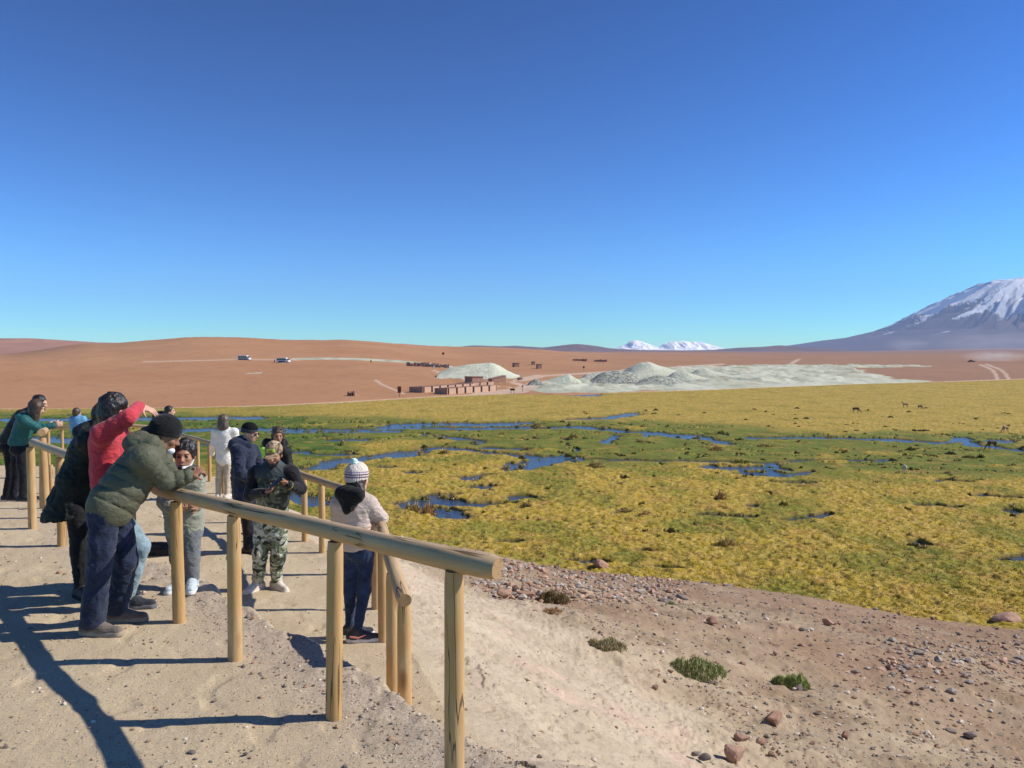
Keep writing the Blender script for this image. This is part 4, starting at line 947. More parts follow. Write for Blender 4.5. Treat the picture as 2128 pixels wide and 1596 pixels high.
hut(1072, 768, 400, .3, 2.6, 3.6, 2.0, "small hut with a white end wall on the plain right of the white heap", face=M_WHITE)
hut(1120, 771, 380, .3, 2.0, 2.6, 2.0, "little hut with a bright white side, rightmost of the three small huts", face=M_WHITE)
hut(1108, 764, 430, .2, 1.6, 2.2, 2.0, "tiny reddish hut between the two with white walls")
def ruin(px, py, D, W, H, label, seed, name="stone_ruin", m=M_ADOBE):
    p = at(px, py, D); z = float(Hfar(np.array([p[0]]), np.array([p[1]]))[0][0]); rs = np.random.RandomState(seed)
    root = empty(name, (p[0], p[1], z), label=label, cat="ruin")
    for k in range(3):
        w_ = MB(); x0 = -W / 2 + W * k / 3
        for q in range(5): w_.box((x0 + W / 15 * (q + .5), rs.uniform(-1, 1), H * .25), (W / 14, .5 + rs.rand(), H * rs.uniform(.35, .9) + .3), rz=rs.uniform(-.2, .2))
        w_.build("wall", m, root)
    return root
ruin(733, 824.5, 166, 1.9, 1.5, "small broken adobe ruin alone at the foot of the dune", 1)
ruin(1205, 752, 560, 10, 2.6, "left one of two low ruins on the far plain", 2)
ruin(1248, 752, 560, 9, 2.6, "right one of two low ruins on the far plain", 3)
M_RUB = simple("rubble", (.50, .40, .33), (.22, .15, .12), .8, .95)
ruin(868, 758.5, 380, 11, 2.4, "dark brown wall remains at the left of the rubble heap", 4, "wall_remains")
ruin(893, 760.5, 380, 9, 2.2, "pale broken walls in the middle of the rubble heap", 5, "wall_remains", M_RUB)
ruin(916, 763.5, 372, 8, 2.2, "mixed broken walls at the right end of the rubble heap", 6, "wall_remains", M_RUB)
M_METAL = simple("painted_metal_dark", (.05, .055, .05), None, 5, .6)
M_SRED = simple("red_brown_paint", (.22, .05, .035), None, 5, .6)
def sign(px, py, D, w_, h_, ph, label, m, legs=1, round_=False):
    p = at(px, py, D); z = float(Hfar(np.array([p[0]]), np.array([p[1]]))[0][0])
    root = empty("road_sign", (p[0], p[1], z), label=label, cat="sign")
    b = MB()
    if round_: b.tube((0, -.03, ph), (0, .03, ph), w_ / 2, None, 16)
    else: b.box((0, 0, ph), (w_, .06, h_), bevel=.01)
    b.build("board", m, root)
    for k in range(legs):
        l = MB(); x = 0 if legs == 1 else (-.32 + .64 * k) * w_
        l.tube((x, .06, -.3), (x, .06, ph + h_ * .3), .05, None, 8); l.build("post", M_METAL, root)
    return root
sign(830, 831, 163, .75, 1.35, 1.5, "tall reddish sign on a post beside the marsh road", M_SRED)
sign(1065, 822, 176, 1.05, .42, 1.25, "wide dark green road sign on two posts", simple("sign_green", (.02, .05, .035), None, 5, .5), 2)
sign(1086, 819, 182, .42, .4, 1.35, "small round dark sign on one post, right of the two-post sign", M_METAL, 1, True)
sign(921, 742, 560, 1.6, 1.6, 2.2, "small dark marker standing alone high on the dune slope", M_SRED)
sign(1213, 775, 350, .8, .8, 1.6, "little dark marker on the plain behind the mounds", M_SRED)
put_rock(1081, 791, 14, "reddish brown boulder beside the track at the white heap", SM_R, zf=1.2)

# ---------------------------------------------------------------- minibuses
M_VAN = simple("white_van_paint", (.80, .80, .80), (.74, .74, .74), 1, .35, 30, 0, .001, .5)
M_VGL = simple("dark_glass", (.015, .018, .025), None, 2, .12, 30, 0, .001, .6)
M_TYRE = simple("tyre_rubber", (.02, .02, .02), None, 5, .9); M_VDK = simple("shaded_grey_paint", (.10, .10, .12), None, 2, .5)
M_RIM = simple("steel_rim", (.45, .45, .46), None, 5, .4)
def van(px, py, yaw, label, stripe=False):
    p = hit(px, py); root = empty("minibus", (p[0], p[1], p[2]), rz=yaw, label=label, cat="minibus", group="minibuses parked on the dune")
    b = MB(); b.poly([(-3.1, .45), (-3.15, 2.2), (-3.0, 2.62), (1.55, 2.62), (2.1, 2.2), (2.55, 1.45), (3.15, 1.2), (3.25, .5), (3.1, .4)], -1.0, 1.0)
    bmesh.ops.bevel(b.bm, geom=b.bm.edges[:], offset=.06, segments=2, affect='EDGES'); b.build("body", M_VAN, root)
    for sy in (-1, 1):
        for x0, x1 in ((-2.9, -1.75), (-1.65, -.55), (-.45, .6)):
            q = MB(); q.box(((x0 + x1) / 2, sy * 1.0, 1.85), (x1 - x0, .03, .85)); q.build("window", M_VGL, root)
        q = MB(); q.poly([(.7, 1.42), (.7, 2.25), (1.5, 2.25), (2.2, 1.42)], sy * 1.0 - .015, sy * 1.0 + .015); q.build("window", M_VGL, root)
        q = MB(); q.box((-.2, sy * 1.003, .85), (5.2 if stripe else 3.4, .02, .62)); q.build("side_shade_panel", M_VDK, root)  # dark panel: shade on the white flank put into the colour
        q = MB(); q.box((2.35, sy * 1.12, 1.6), (.15, .2, .3)); q.build("mirror", M_TYRE, root)
        for x in (-1.95, 2.15):
            q = MB(); q.tube((x, sy * .78, .38), (x, sy * 1.03, .38), .38, None, 18); wh = q.build("wheel", M_TYRE, root)
            q = MB(); q.tube((x, sy * 1.0, .38), (x, sy * 1.045, .38), .2, None, 12); q.build("rim", M_RIM, wh)
        q = MB(); q.box((3.2, sy * .75, .85), (.08, .3, .22)); q.build("headlight", M_RIM, root)
    q = MB(); q.poly([(0, -.85), (0, .85), (.02, .85), (.02, -.85)], -.45, .45, Matrix.Translation((2.36, 0, 1.83)) @ Matrix.Rotation(math.radians(-30), 4, 'Y') @ Matrix.Rotation(math.pi / 2, 4, 'X')); q.build("windscreen", M_VGL, root)
    q = MB(); q.box((3.24, 0, .5), (.12, 1.9, .25), bevel=.03); q.build("bumper", M_VDK, root)
    return root
van(508, 749.5, math.radians(-14), "white minibus standing on the dune, the left one", True)
van(589, 755, math.radians(-14), "white minibus with its side in shade, beside the start of the white streak")
# far pickup raising dust
p = hit(2019, 753)
root = empty("pickup_truck", (p[0], p[1], p[2]), rz=2.6, label="tiny dark vehicle raising dust on the far plain at the right", cat="truck")
q = MB(); q.poly([(-2.6, .4), (-2.6, 1.3), (-.5, 1.3), (-.3, 2.0), (1.1, 2.0), (1.5, 1.35), (2.6, 1.2), (2.7, .4)], -.95, .95); q.build("body", M_VDK, root)
for x in (-1.7, 1.7):
    for sy in (-1, 1):
        q = MB(); q.tube((x, sy * .7, .4), (x, sy * 1.0, .4), .4, None, 12); q.build("wheel", M_TYRE, root)
def dust(name, c, size, dens, label, rot=0):
    q = MB(); bmesh.ops.create_icosphere(q.bm, subdivisions=3, radius=1)
    n = NT(name + "_air"); n.t.nodes.remove(n.b)
    v = n.coord('Object'); ln = n.n("ShaderNodeVectorMath", operation='LENGTH'); n.l(v, ln.inputs[0])
    f = n.math('SUBTRACT', 1, ln.outputs['Value'], True)
    f = n.math('MULTIPLY', f, n.ramp(n.noise(v, 2.2, 4, .6), [(.35, .1), (.7, 1)]))
    pv = n.n("ShaderNodeVolumePrincipled"); pv.inputs['Color'].default_value = (.99, .96, .93, 1); n.l(n.math('MULTIPLY', f, dens), pv.inputs['Density'])
    n.l(pv.outputs[0], n.out.inputs['Volume']); n.m.volume_intersection_method if hasattr(n.m, 'x') else None
    o = q.build(name, n.m); o.location = c; o.scale = size; o.rotation_euler = (0, 0, rot)
    return tag(o, label, "dust", kind='stuff')

c_ = hit(2019, 753); dust("dust_plume", (c_[0] + 22, c_[1] + 6, c_[2] + 4.5), (30, 10, 5.5), .12, "pale dust plume trailing right from the tiny vehicle on the plain")
for px, py, D_, sz_, dn, lb in [(1885, 716, 5200, (170, 120, 55), .004, "small white wisp of dust at the foot of the volcano"), (2060, 712, 5600, (620, 250, 110), .0020, "broad veil of dust drifting along the foot of the volcano")]:
    dust("dust_plume", tuple(at(px, py, D_)), sz_, dn, lb, .05)
# ---------------------------------------------------------------- people: one smooth surface per body or garment
def nrm(v): v = np.asarray(v, float); return v / (np.linalg.norm(v) + 1e-12)
class Field:
    """a solid built by smoothly merging tapered limbs, turned into one closed surface"""
    def __init__(s, h): s.h = h; s.ops = []; s.lo = np.full(3, 1e9); s.hi = np.full(3, -1e9)
    def _b(s, lo, hi): s.lo = np.minimum(s.lo, lo); s.hi = np.maximum(s.hi, hi)
    def cone(s, a, b, ra, rb, k=.03, flat=None, quilt=None):
        a = np.asarray(a, float); b = np.asarray(b, float); R = max(ra, rb) * (max(1, flat[1]) if flat else 1) + (quilt[0] if quilt else 0)
        lo = np.minimum(a, b) - R; hi = np.maximum(a, b) + R; s._b(lo, hi)
        ab = b - a; L2 = ab @ ab + 1e-12; L = math.sqrt(L2)
        def f(X, Y, Z):
            t = np.clip(((X - a[0]) * ab[0] + (Y - a[1]) * ab[1] + (Z - a[2]) * ab[2]) / L2, 0, 1)
            qx = X - a[0] - t * ab[0]; qy = Y - a[1] - t * ab[1]; qz = Z - a[2] - t * ab[2]
            sc_f = 1
            if flat:
                ax, fs = flat; d = (qx * ax[0] + qy * ax[1] + qz * ax[2]) * (1 / fs - 1)
                qx = qx + ax[0] * d; qy = qy + ax[1] * d; qz = qz + ax[2] * d; sc_f = min(fs, 1)
            r = ra + (rb - ra) * t
            if quilt:
                r = r + quilt[0] * (np.abs(np.sin(np.pi * t * L / quilt[1] + (quilt[2] if len(quilt) > 2 else 0) + qx * 3)) ** .38 - .8)
            return (np.sqrt(qx * qx + qy * qy + qz * qz) - r) * sc_f
        s.ops.append((f, lo, hi, k, 0)); return s
    def ell(s, c, r, fr=None, k=.02, sub=0):
        c = np.asarray(c, float); r = np.asarray(r, float); fr = np.eye(3) if fr is None else np.asarray(fr, float); m = r.max()
        if not sub: s._b(c - m, c + m)
        def f(X, Y, Z):
            x = X - c[0]; y = Y - c[1]; z = Z - c[2]
            u = [(x * fr[i][0] + y * fr[i][1] + z * fr[i][2]) / r[i] for i in range(3)]
            l = np.sqrt(u[0] ** 2 + u[1] ** 2 + u[2] ** 2) + 1e-6
            g = np.sqrt((u[0] / r[0]) ** 2 + (u[1] / r[1]) ** 2 + (u[2] / r[2]) ** 2) + 1e-6
            return l * (l - 1) / g
        s.ops.append((f, c - m, c + m, k, sub)); return s
    def cut(s, p, n_):
        """remove everything on the side the normal points to"""
        p = np.asarray(p, float); n_ = nrm(n_)
        s.ops.append((lambda X, Y, Z: (X - p[0]) * n_[0] + (Y - p[1]) * n_[1] + (Z - p[2]) * n_[2], None, None, 0, 2)); return s
    def mesh(s):
        h = s.h; lo = s.lo - 4 * h; hi = s.hi + 4 * h; dims = np.ceil((hi - lo) / h).astype(int) + 1
        g = np.full(dims, 1.0, np.float32); ax = [(lo[i] + h * np.arange(dims[i])).astype(np.float32) for i in range(3)]
        for f, l, H, k, mode in s.ops:
            if mode == 2:
                g = np.maximum(g, f(ax[0][:, None, None], ax[1][None, :, None], ax[2][None, None, :]).astype(np.float32)); continue
            m = 3 * h + k
            i0 = np.clip(((l - m - lo) / h).astype(int), 0, dims - 1); i1 = np.clip(np.ceil((H + m - lo) / h).astype(int) + 1, 1, dims)
            if (i1 <= i0).any(): continue
            sl_ = tuple(slice(i0[i], i1[i]) for i in range(3))
            d = f(ax[0][sl_[0]][:, None, None], ax[1][sl_[1]][None, :, None], ax[2][sl_[2]][None, None, :])
            c = g[sl_]
            if mode == 1:
                t = np.clip(.5 - .5 * (c + d) / k, 0, 1); g[sl_] = c * (1 - t) - d * t + k * t * (1 - t)
            else:
                t = np.clip(.5 + .5 * (c - d) / k, 0, 1); g[sl_] = c * (1 - t) + d * t - k * t * (1 - t)
        S = g < 0
        n0, n1, n2 = dims - 1
        cnt = np.zeros((n0, n1, n2), np.int8)
        for dx in (0, 1):
            for dy in (0, 1):
                for dz in (0, 1): cnt += S[dx:dx + n0, dy:dy + n1, dz:dz + n2]
        act = np.argwhere((cnt > 0) & (cnt < 8)); idx = np.full((n0, n1, n2), -1, np.int32); idx[tuple(act.T)] = np.arange(len(act))
        acc = np.zeros((len(act), 3)); num = np.zeros(len(act))
        cor = [(a, b, c) for a in (0, 1) for b in (0, 1) for c in (0, 1)]
        val = {c: g[act[:, 0] + c[0], act[:, 1] + c[1], act[:, 2] + c[2]] for c in cor}
        for i, c in enumerate(cor):
            for e in cor[i + 1:]:
                if sum(abs(c[q] - e[q]) for q in range(3)) != 1: continue
                a, b = val[c], val[e]; m = (a < 0) != (b < 0)
                t = np.where(m, a / np.where(m, a - b, 1), 0)
                for q in range(3): acc[:, q] += np.where(m, c[q] + (e[q] - c[q]) * t, 0)
                num += m
        V = lo + h * (act + acc / num[:, None])
        Q = []
        for ax_ in range(3):
            u, w_ = (ax_ + 1) % 3, (ax_ + 2) % 3
            A = [slice(None)] * 3; B = [slice(None)] * 3; A[ax_] = slice(0, -1); B[ax_] = slice(1, None)
            s0 = S[tuple(A)]; s1 = S[tuple(B)]; e = np.argwhere(s0 != s1)
            e = e[(e[:, u] > 0) & (e[:, w_] > 0) & (e[:, u] < dims[u] - 1) & (e[:, w_] < dims[w_] - 1)]
            sg = s0[tuple(e.T)]
            def cell(du, dw):
                c = e.copy(); c[:, u] -= du; c[:, w_] -= dw; return idx[tuple(c.T)]
            q = np.stack([cell(1, 1), cell(0, 1), cell(0, 0), cell(1, 0)], 1)
            q[~sg] = q[~sg][:, ::-1]; Q.append(q)
        return V, np.concatenate(Q)
def vnormals(V, F):
    a = np.cross(V[F[:, 2]] - V[F[:, 0]], V[F[:, 3]] - V[F[:, 1]]); N = np.zeros_like(V)
    for i in range(4): np.add.at(N, F[:, i], a)
    return N / (np.linalg.norm(N, axis=1)[:, None] + 1e-12)
def field_obj(name, f, mats, base, parent=None, wr=0, wsc=(9, 9, 9), seed=0, fine=0, mif=None, axis=None):
    V, F = f.mesh(); N = vnormals(V, F)
    d = 0
    if wr:
        W_ = V + .05 * np.stack([noise3(V * 7 + i * 9.1, seed + i) for i in range(3)], -1)
        d = wr * (.9 * noise3(V * np.array(wsc) + seed, seed) + 1.1 * (.45 - np.abs(noise3(W_ * np.array(wsc) * 1.9 + seed, seed + 3))) + .35 * noise3(W_ * np.array(wsc) * 4.5, seed + 8))
    if fine: d = d + fine * noise3(V * 55 + seed, seed + 5)
    if wr or fine: V = V + N * np.asarray(d)[:, None]
    at_ = {}
    if axis is not None:
        o, a = axis; at_['axis'] = (V - o) @ a
    mi = mif(V[F].mean(1)) if mif else None
    me = rawmesh(name, V - base, F, mats if isinstance(mats, (list, tuple)) else [mats], True, at_, mi)
    return link(name, me, parent, loc=base if parent is None else (0, 0, 0))

def skinmat(name, c):
    n = NT(name); v = n.coord(); col = n.mix(n.noise(v, 25, 4), tuple(x * .85 for x in c), c)
    n.b.inputs['Subsurface Weight'].default_value = .08; n.b.inputs['Subsurface Radius'].default_value = (.02, .008, .004)
    return n.fin(col, .55, n.bump(n.noise(v, 150, 2), .2, .001), .35)
SK1 = skinmat("skin_tan", (.42, .215, .135)); SK2 = skinmat("skin_fair", (.60, .36, .26)); SK3 = skinmat("skin_brown", (.30, .15, .09))
M_EYE = simple("eye_dark", (.03, .02, .015), None, 5, .3); M_LIP = simple("lips", (.33, .12, .09), None, 5, .5); M_TEETH = simple("teeth", (.75, .72, .66), None, 5, .4)
def hairmat(name, c, c2):
    n = NT(name); v = n.coord(); s_ = n.noise(n.mapping(v, (1, 1, .22)), 110, 3, .6)
    return n.fin(n.mix(n.ramp(s_, [(.35, 0), (.7, 1)]), c, c2), .42, n.bump(s_, .8, .006), .45)
HBLK = hairmat("hair_black", (.008, .007, .008), (.03, .026, .026)); HBRN = hairmat("hair_brown", (.03, .018, .012), (.11, .065, .042)); HGRY = hairmat("hair_ash_brown", (.035, .026, .019), (.20, .15, .105))

def head_frame(Fd, roll=0):
    Fd = nrm(Fd); R = nrm(np.cross(Fd, [0, 0, 1])); U = np.cross(R, Fd)
    if roll: R, U = R * math.cos(roll) + U * math.sin(roll), U * math.cos(roll) - R * math.sin(roll)
    return Fd, R, U
def add_head(f, c, fr, s=1.0, beard=False):
    Fd, R, U = fr; c = np.asarray(c, float); M = np.array([R, Fd, U]); P = lambda r, fo, u: c + s * (R * r + Fd * fo + U * u)
    f.ell(P(0, -.012, .022), np.array([.074, .094, .098]) * s, M, .02)
    f.ell(P(0, .03, -.03), np.array([.060, .062, .082]) * s, M, .025)
    f.ell(P(0, .045, -.075), np.array([.042, .038, .036]) * s, M, .025)
    f.ell(P(0, .074, .028), np.array([.050, .020, .016]) * s, M, .015)
    for q in (-1, 1):
        f.ell(P(q * .033, .083, .006), np.array([.019, .014, .013]) * s, M, .008, 1)
        f.ell(P(q * .033, .074, .004), np.array([.013, .013, .012]) * s, M, .004)
        f.ell(P(q * .040, .062, -.022), np.array([.022, .022, .020]) * s, M, .015)
        f.ell(P(q * .077, -.005, -.012), np.array([.011, .020, .032]) * s, M, .006)
    f.cone(P(0, .088, .012), P(0, .110, -.024), .0085 * s, .012 * s, .010)
    f.ell(P(0, .100, -.028), np.array([.019, .013, .010]) * s, M, .008)
    f.ell(P(0, .088, -.052), np.array([.025, .012, .007]) * s, M, .006); f.ell(P(0, .086, -.064), np.array([.021, .012, .007]) * s, M, .006)
    return P
def add_hand(f, w, d, nv, side, curl=.35, s=1.0, spread=.12, thumb=.6):
    """wrist w, direction d, palm-facing normal nv, side=+1/-1 for the thumb side; a palm, four bent fingers and a thumb"""
    w = np.asarray(w, float); d = nrm(d); nv = nrm(np.asarray(nv, float) - d * (np.asarray(nv, float) @ d)); l = np.cross(d, nv) * side
    M = np.array([d, l, nv]); f.cone(w - d * .02 * s, w + d * .03 * s, .026 * s, .027 * s, .015, (nv, .75))
    f.ell(w + d * .052 * s, np.array([.052, .041, .017]) * s, M, .012)
    for i, (L, o) in enumerate([(.068, .031), (.076, .011), (.071, -.010), (.055, -.030)]):
        b = w + (d * (.088 - .004 * abs(i - 1.3)) + l * o) * s; an = 0; dr = d + l * (o * spread / .03); p = b
        for j, (fr, rr) in enumerate([(.45, .0088), (.32, .0080), (.27, .0072)]):
            an += curl * (.8 + .5 * j); dd = nrm(nrm(dr) * math.cos(an) + nv * math.sin(an)); q = p + dd * L * fr * s
            f.cone(p, q, rr * s, rr * .93 * s, .0035); p = q
    b = w + (d * .028 + l * .034) * s; dd = nrm(d * .62 + l * .62 + nv * thumb); q = b + dd * .036 * s
    f.cone(b, q, .0125 * s, .0105 * s, .010); dd = nrm(d * .85 + l * .18 + nv * (thumb + curl)); f.cone(q, q + dd * .032 * s, .0105 * s, .0088 * s, .004)

def person(label, foot, D=None, **S):
    """S holds joints as (photo column, photo row, extra depth): each becomes a point at the person's own distance"""
    p = hit(*foot)
    D = p[1] if D is None else D
    J = {}
    for k, v in S.items():
        if k in ('hd', 'neck', 'chest', 'pel', 'shL', 'elL', 'wrL', 'shR', 'elR', 'wrR', 'hipL', 'knL', 'anL', 'hipR', 'knR', 'anR', 'hood', 'hem'):
            J[k] = at(v[0], v[1], D + (v[2] if len(v) > 2 else 0))
    z0 = p[2]
    s = S.get('s', 1.0); h = S.get('h', .008); front = nrm(S.get('front', (1, 0, 0))); sk = S.get('skin', SK1); b = S.get('build', 1.0)
    base = np.array([p[0], p[1], z0]); side = np.cross(front, [0, 0, 1]); fr = head_frame(S['face'], S.get('roll', 0))
    for q in 'LR':
        a = J['an' + q]; a[2] = g_(a[0], a[1]) + .095 * s + S.get('lift' + q, 0)
    # body
    f = Field(h)
    P = add_head(f, J['hd'], fr, s)
    f.cone(J['neck'], P(0, -.025, -.06), .060 * s, .052 * s, .03)
    sm = (J['chest'] + J['pel']) / 2
    f.cone(J['chest'], J['pel'], .105 * s, .09 * s, .05, (front, .75)); f.cone(J['neck'], J['chest'], .06 * s, .10 * s, .04)
    for q in 'LR':
        f.cone(J['chest'], J['sh' + q], .08 * s, .05 * s, .04); f.cone(J['sh' + q], J['el' + q], .048 * s, .038 * s, .02); f.cone(J['el' + q], J['wr' + q], .038 * s, .026 * s, .015)
        f.cone(J['pel'], J['hip' + q], .085 * s, .07 * s, .03); f.cone(J['hip' + q], J['kn' + q], .065 * s, .042 * s, .03); f.cone(J['kn' + q], J['an' + q], .042 * s, .030 * s, .02)
        t_ = nrm(S['toe' + q]); fz = J['an' + q].copy(); fz[2] -= .05 * s; f.cone(fz - t_ * .01, fz + t_ * .09 * s, .024 * s, .018 * s, .01)
        hh = S.get('hand' + q)
        if hh: add_hand(f, J['wr' + q] + nrm(J['wr' + q] - J['el' + q]) * .015, hh[0], hh[1], hh[2], hh[3], s * .98, thumb=hh[4] if len(hh) > 4 else .5)
    eyes = [P(q * .033, .088, .004) for q in (-1, 1)]; lip = P(0, .098, -.058); RR_ = fr[1]; UU_ = fr[2]
    smile = S.get('smile', 0)
    def mif(c):
        m = np.zeros(len(c), int)
        for e in eyes:
            q = c - e; m[(np.abs(q @ RR_) < .013 * s) & (np.abs(q @ UU_) < .0055 * s) & (q @ fr[0] > -.02)] = 1
            qb = c - (e + UU_ * .021 * s); m[(np.abs(qb @ RR_) < .015 * s) & (np.abs(qb @ UU_) < .0028 * s) & (qb @ fr[0] > -.03)] = 1
        q = c - lip; m[(np.abs(q @ RR_) < .023 * s) & (np.abs(q @ UU_) < .009 * s) & (q @ fr[0] > -.02)] = 2
        if smile: m[(np.abs(q @ RR_) < .018 * s) & (np.abs(q @ UU_) < .0045 * s) & (q @ fr[0] > -.02)] = 3
        return m
    root = field_obj("person", f, [sk, M_EYE, M_LIP, M_TEETH], base, None, mif=mif if S.get('facedet', True) else None)
    tag(root, label, "person", "visitors on the walkway")
    # trousers
    lw = S.get('leg', 1.0); f = Field(h * 1.15); f.ell(J['pel'], np.array([.155, .118, .125]) * s * lw ** .5 * b, np.array([side, front, [0, 0, 1]]), .03)
    for q in 'LR':
        f.cone(J['hip' + q], J['kn' + q], .090 * s * lw, .072 * s * lw, .035); f.cone(J['kn' + q], J['an' + q] + np.array([0, 0, S.get('cuff', .0)]), .072 * s * lw, S.get('ankw', .062) * s * lw, .02)
    for q in 'LR': f.cut(J['an' + q] + np.array([0, 0, S.get('cuff', .0) - .045 * s]), (0, 0, -1)) if q == 'L' and abs(J['anL'][2] - J['anR'][2]) < .04 else None
    field_obj("trousers", f, S['pants'], base, root, wr=S.get('pwr', .008), wsc=(11, 11, 8), seed=int(D * 10))
    # jacket
    J['chest2'] = J['chest'] + (J['neck'] - J['chest']) * .25
    jr = S.get('jr', (.165, .16, .17)); fl = S.get('flat', .74); qa = S.get('quilt'); hem = J.get('hem', J['pel'])
    f = Field(h)
    waist = J['chest'] * .5 + hem * .5
    q1 = (qa[0], qa[1]) if qa else None
    f.cone(J['chest'], waist, jr[0] * b, jr[1] * b, .05, (front, fl), q1); f.cone(waist, hem, jr[1] * b, jr[2] * b, .04, (front, fl), q1)
    f.cone(J['neck'], J['chest'], .085 * s, .14 * b, .05, (front, .85))
    aw = S.get('arm', 1.0)
    for q in 'LR':
        f.cone(J['chest2'], J['sh' + q], .10 * s * aw, .078 * s * aw, .05)
        if S.get('sleeves', True):
            f.cone(J['sh' + q], J['el' + q], .075 * s * aw, .062 * s * aw, .035, None, (qa[0] * .7, qa[1] * .8) if qa else None)
            f.cone(J['el' + q], J['wr' + q], .062 * s * aw, S.get('wristw', .044) * s * aw, .02, None, (qa[0] * .6, qa[1] * .8) if qa else None)
    if S.get('collar', .0): f.cone(J['neck'] + (J['chest'] - J['neck']) * .1, J['neck'] + (P(0, 0, 0) - J['neck']) * S['collar'], .085 * s, .080 * s, .02)
    ta = nrm(hem - J['chest']); f.cut(hem + ta * S.get('hemo', .06), S.get('hemn', ta))
    jk = field_obj("jacket", f, S['top'], base, root, wr=S.get('jwr', .006), wsc=S.get('wsc', (9, 9, 13)), seed=int(D * 7))
    if not S.get('sleeves', True):
        f = Field(h)
        for q in 'LR':
            f.cone(J['chest2'], J['sh' + q], .085 * s, .082 * s * aw, .04); f.cone(J['sh' + q], J['el' + q], .078 * s * aw, .063 * s * aw, .03); f.cone(J['el' + q], J['wr' + q], .063 * s * aw, .042 * s * aw, .02)
        field_obj("sleeves", f, S['sleeve_mat'], base, root, wr=.007, seed=3)
    # shoes
    for q in 'LR':
        sh = S.get('shoe', None)
        if sh is None: continue
        t_ = nrm(S['toe' + q]); a = J['an' + q]; zg = g_(a[0], a[1]) if S.get('ground', True) else a[2] - .09 * s; zg = min(zg, a[2] - .05) + S.get('lift' + q, 0)
        hl = np.array([a[0], a[1], zg]) - np.array([t_[0], t_[1], 0]) * .055 * s; to = hl + np.array([t_[0], t_[1], 0]) * .245 * s; to[2] += S.get('toez' + q, 0)
        lat = np.cross(t_, [0, 0, 1]); f = Field(h * .8)
        f.cone(hl + [0, 0, .045], hl * .45 + to * .55 + [0, 0, .036], .045 * s, .042 * s, .02); f.cone(hl * .45 + to * .55 + [0, 0, .034], to + [0, 0, .030], .043 * s, .035 * s, .015)
        f.cone(hl + t_ * .03 + [0, 0, .055], a + [0, 0, .01 + S.get('boot', 0)], .048 * s, .046 * s, .02); f.cone(a + t_ * .015 + [0, 0, -.018], hl * .35 + to * .65 + [0, 0, .040], .043 * s, .040 * s, .02)
        f.cut([0, 0, zg + .012], (0, 0, -1)); so_ = field_obj("shoe", f, sh[0], base, root, fine=.0012)
        f = Field(h * .8); f.cone(hl + [0, 0, .012], hl * .45 + to * .55 + [0, 0, .010], .047 * s, .047 * s, .01); f.cone(hl * .45 + to * .55 + [0, 0, .010], to + [0, 0, .010], .048 * s, .041 * s, .01)
        f.cut([0, 0, zg + .036], (0, 0, 1)); f.cut([0, 0, zg - .004], (0, 0, -1)); field_obj("sole", f, sh[1], base, so_)
    return dict(root=root, J=J, P=P, fr=fr, base=base, s=s, D=D, h=h, front=front, side=side)
def hair_short(R, m, vol=1.0, back=.0, name="hair", seed=0):
    P, fr, s = R['P'], R['fr'], R['s']; M = np.array([fr[1], fr[0], fr[2]]); f = Field(min(R['h'], .008) if R['D'] < 12 else R['h'])
    f.ell(P(0, -.024, .045), np.array([.083, .096, .088]) * s * vol, M, .01); f.ell(P(0, -.055, -.005), np.array([.074, .060, .085]) * s * vol, M, .02)
    for q in (-1, 1): f.ell(P(q * .068, -.012, .02), np.array([.018, .045, .045]) * s, M, .01)
    f.ell(P(0, .07, -.03), np.array([.07, .05, .075]) * s, M, .01, 1)
    return field_obj(name, f, m, R['base'], R['root'], wr=.006, wsc=(30, 30, 30), seed=seed, fine=.003)
def hat_beanie(R, m, top=0.0, low=0.0, name="beanie", back=.012, axis=True, extra=1.0):
    P, fr, s = R['P'], R['fr'], R['s'] * extra; Fd, Rr, U = fr; M = np.array([Rr, Fd, U]); f = Field(.007)
    f.ell(P(0, -.018, .045 + top), np.array([.088, .106, .098]) * s, M, .02); f.cone(P(0, -.018, .02 + low), P(0, -.018, .045 + low), .092 * s, .090 * s, .01, (Fd, 1.14))
    f.cut(P(0, 0, .012 + low), -(U - Fd * .18)); R['hat'] = f
    return field_obj(name, f, m, R['base'], R['root'], fine=.0015, axis=(P(0, 0, 0), U))
def blobs(R, name, m, ops, h=None, wr=0, fine=0, parent=None, axis=None, wsc=(9, 9, 9)):
    f = Field(h or R['h'])
    for o in ops:
        if o[0] == 'c': f.cone(*o[1:])
        elif o[0] == 'e': f.ell(*o[1:])
        else: f.cut(*o[1:])
    return field_obj(name, f, m, R['base'], parent or R['root'], wr=wr, fine=fine, axis=axis, wsc=wsc if name != 'hair' else (34, 34, 6))
def sunglasses(R, u=.006, fo=.098, parent=None):
    P, fr, s = R['P'], R['fr'], R['s']; M = np.array([fr[1], fr[0], fr[2]]); f = Field(.004)
    for q in (-1, 1):
        f.ell(P(q * .034, fo, u - .004), np.array([.029, .006, .019]) * s, M, .004); f.cone(P(q * .062, fo - .006, u + .004), P(q * .082, .0, u + .004), .0035, .0035, .003)
    f.cone(P(-.02, fo, u + .006), P(.02, fo, u + .006), .004, .004, .003)
    return field_obj("sunglasses", f, M_GLASS, R['base'], R['root'])
M_GLASS = simple("sunglass_lens", (.01, .01, .012), None, 5, .1, 30, 0, .001, .7)
def puffmat(name, c, rough=.62, var=.25, spec=.25):
    n = NT(name); v = n.coord(); col = n.mix(n.ramp(n.noise(v, 5, 4), [(.3, 0), (.7, 1)]), tuple(x * (1 - var) for x in c), c)
    b1 = n.bump(n.noise(n.mapping(v, (1, 1, 1.6)), 22, 6, .65, 1.0), .8, .02)
    return n.fin(col, rough, n.bump(n.noise(v, 300, 2), .2, .001, b1), spec)
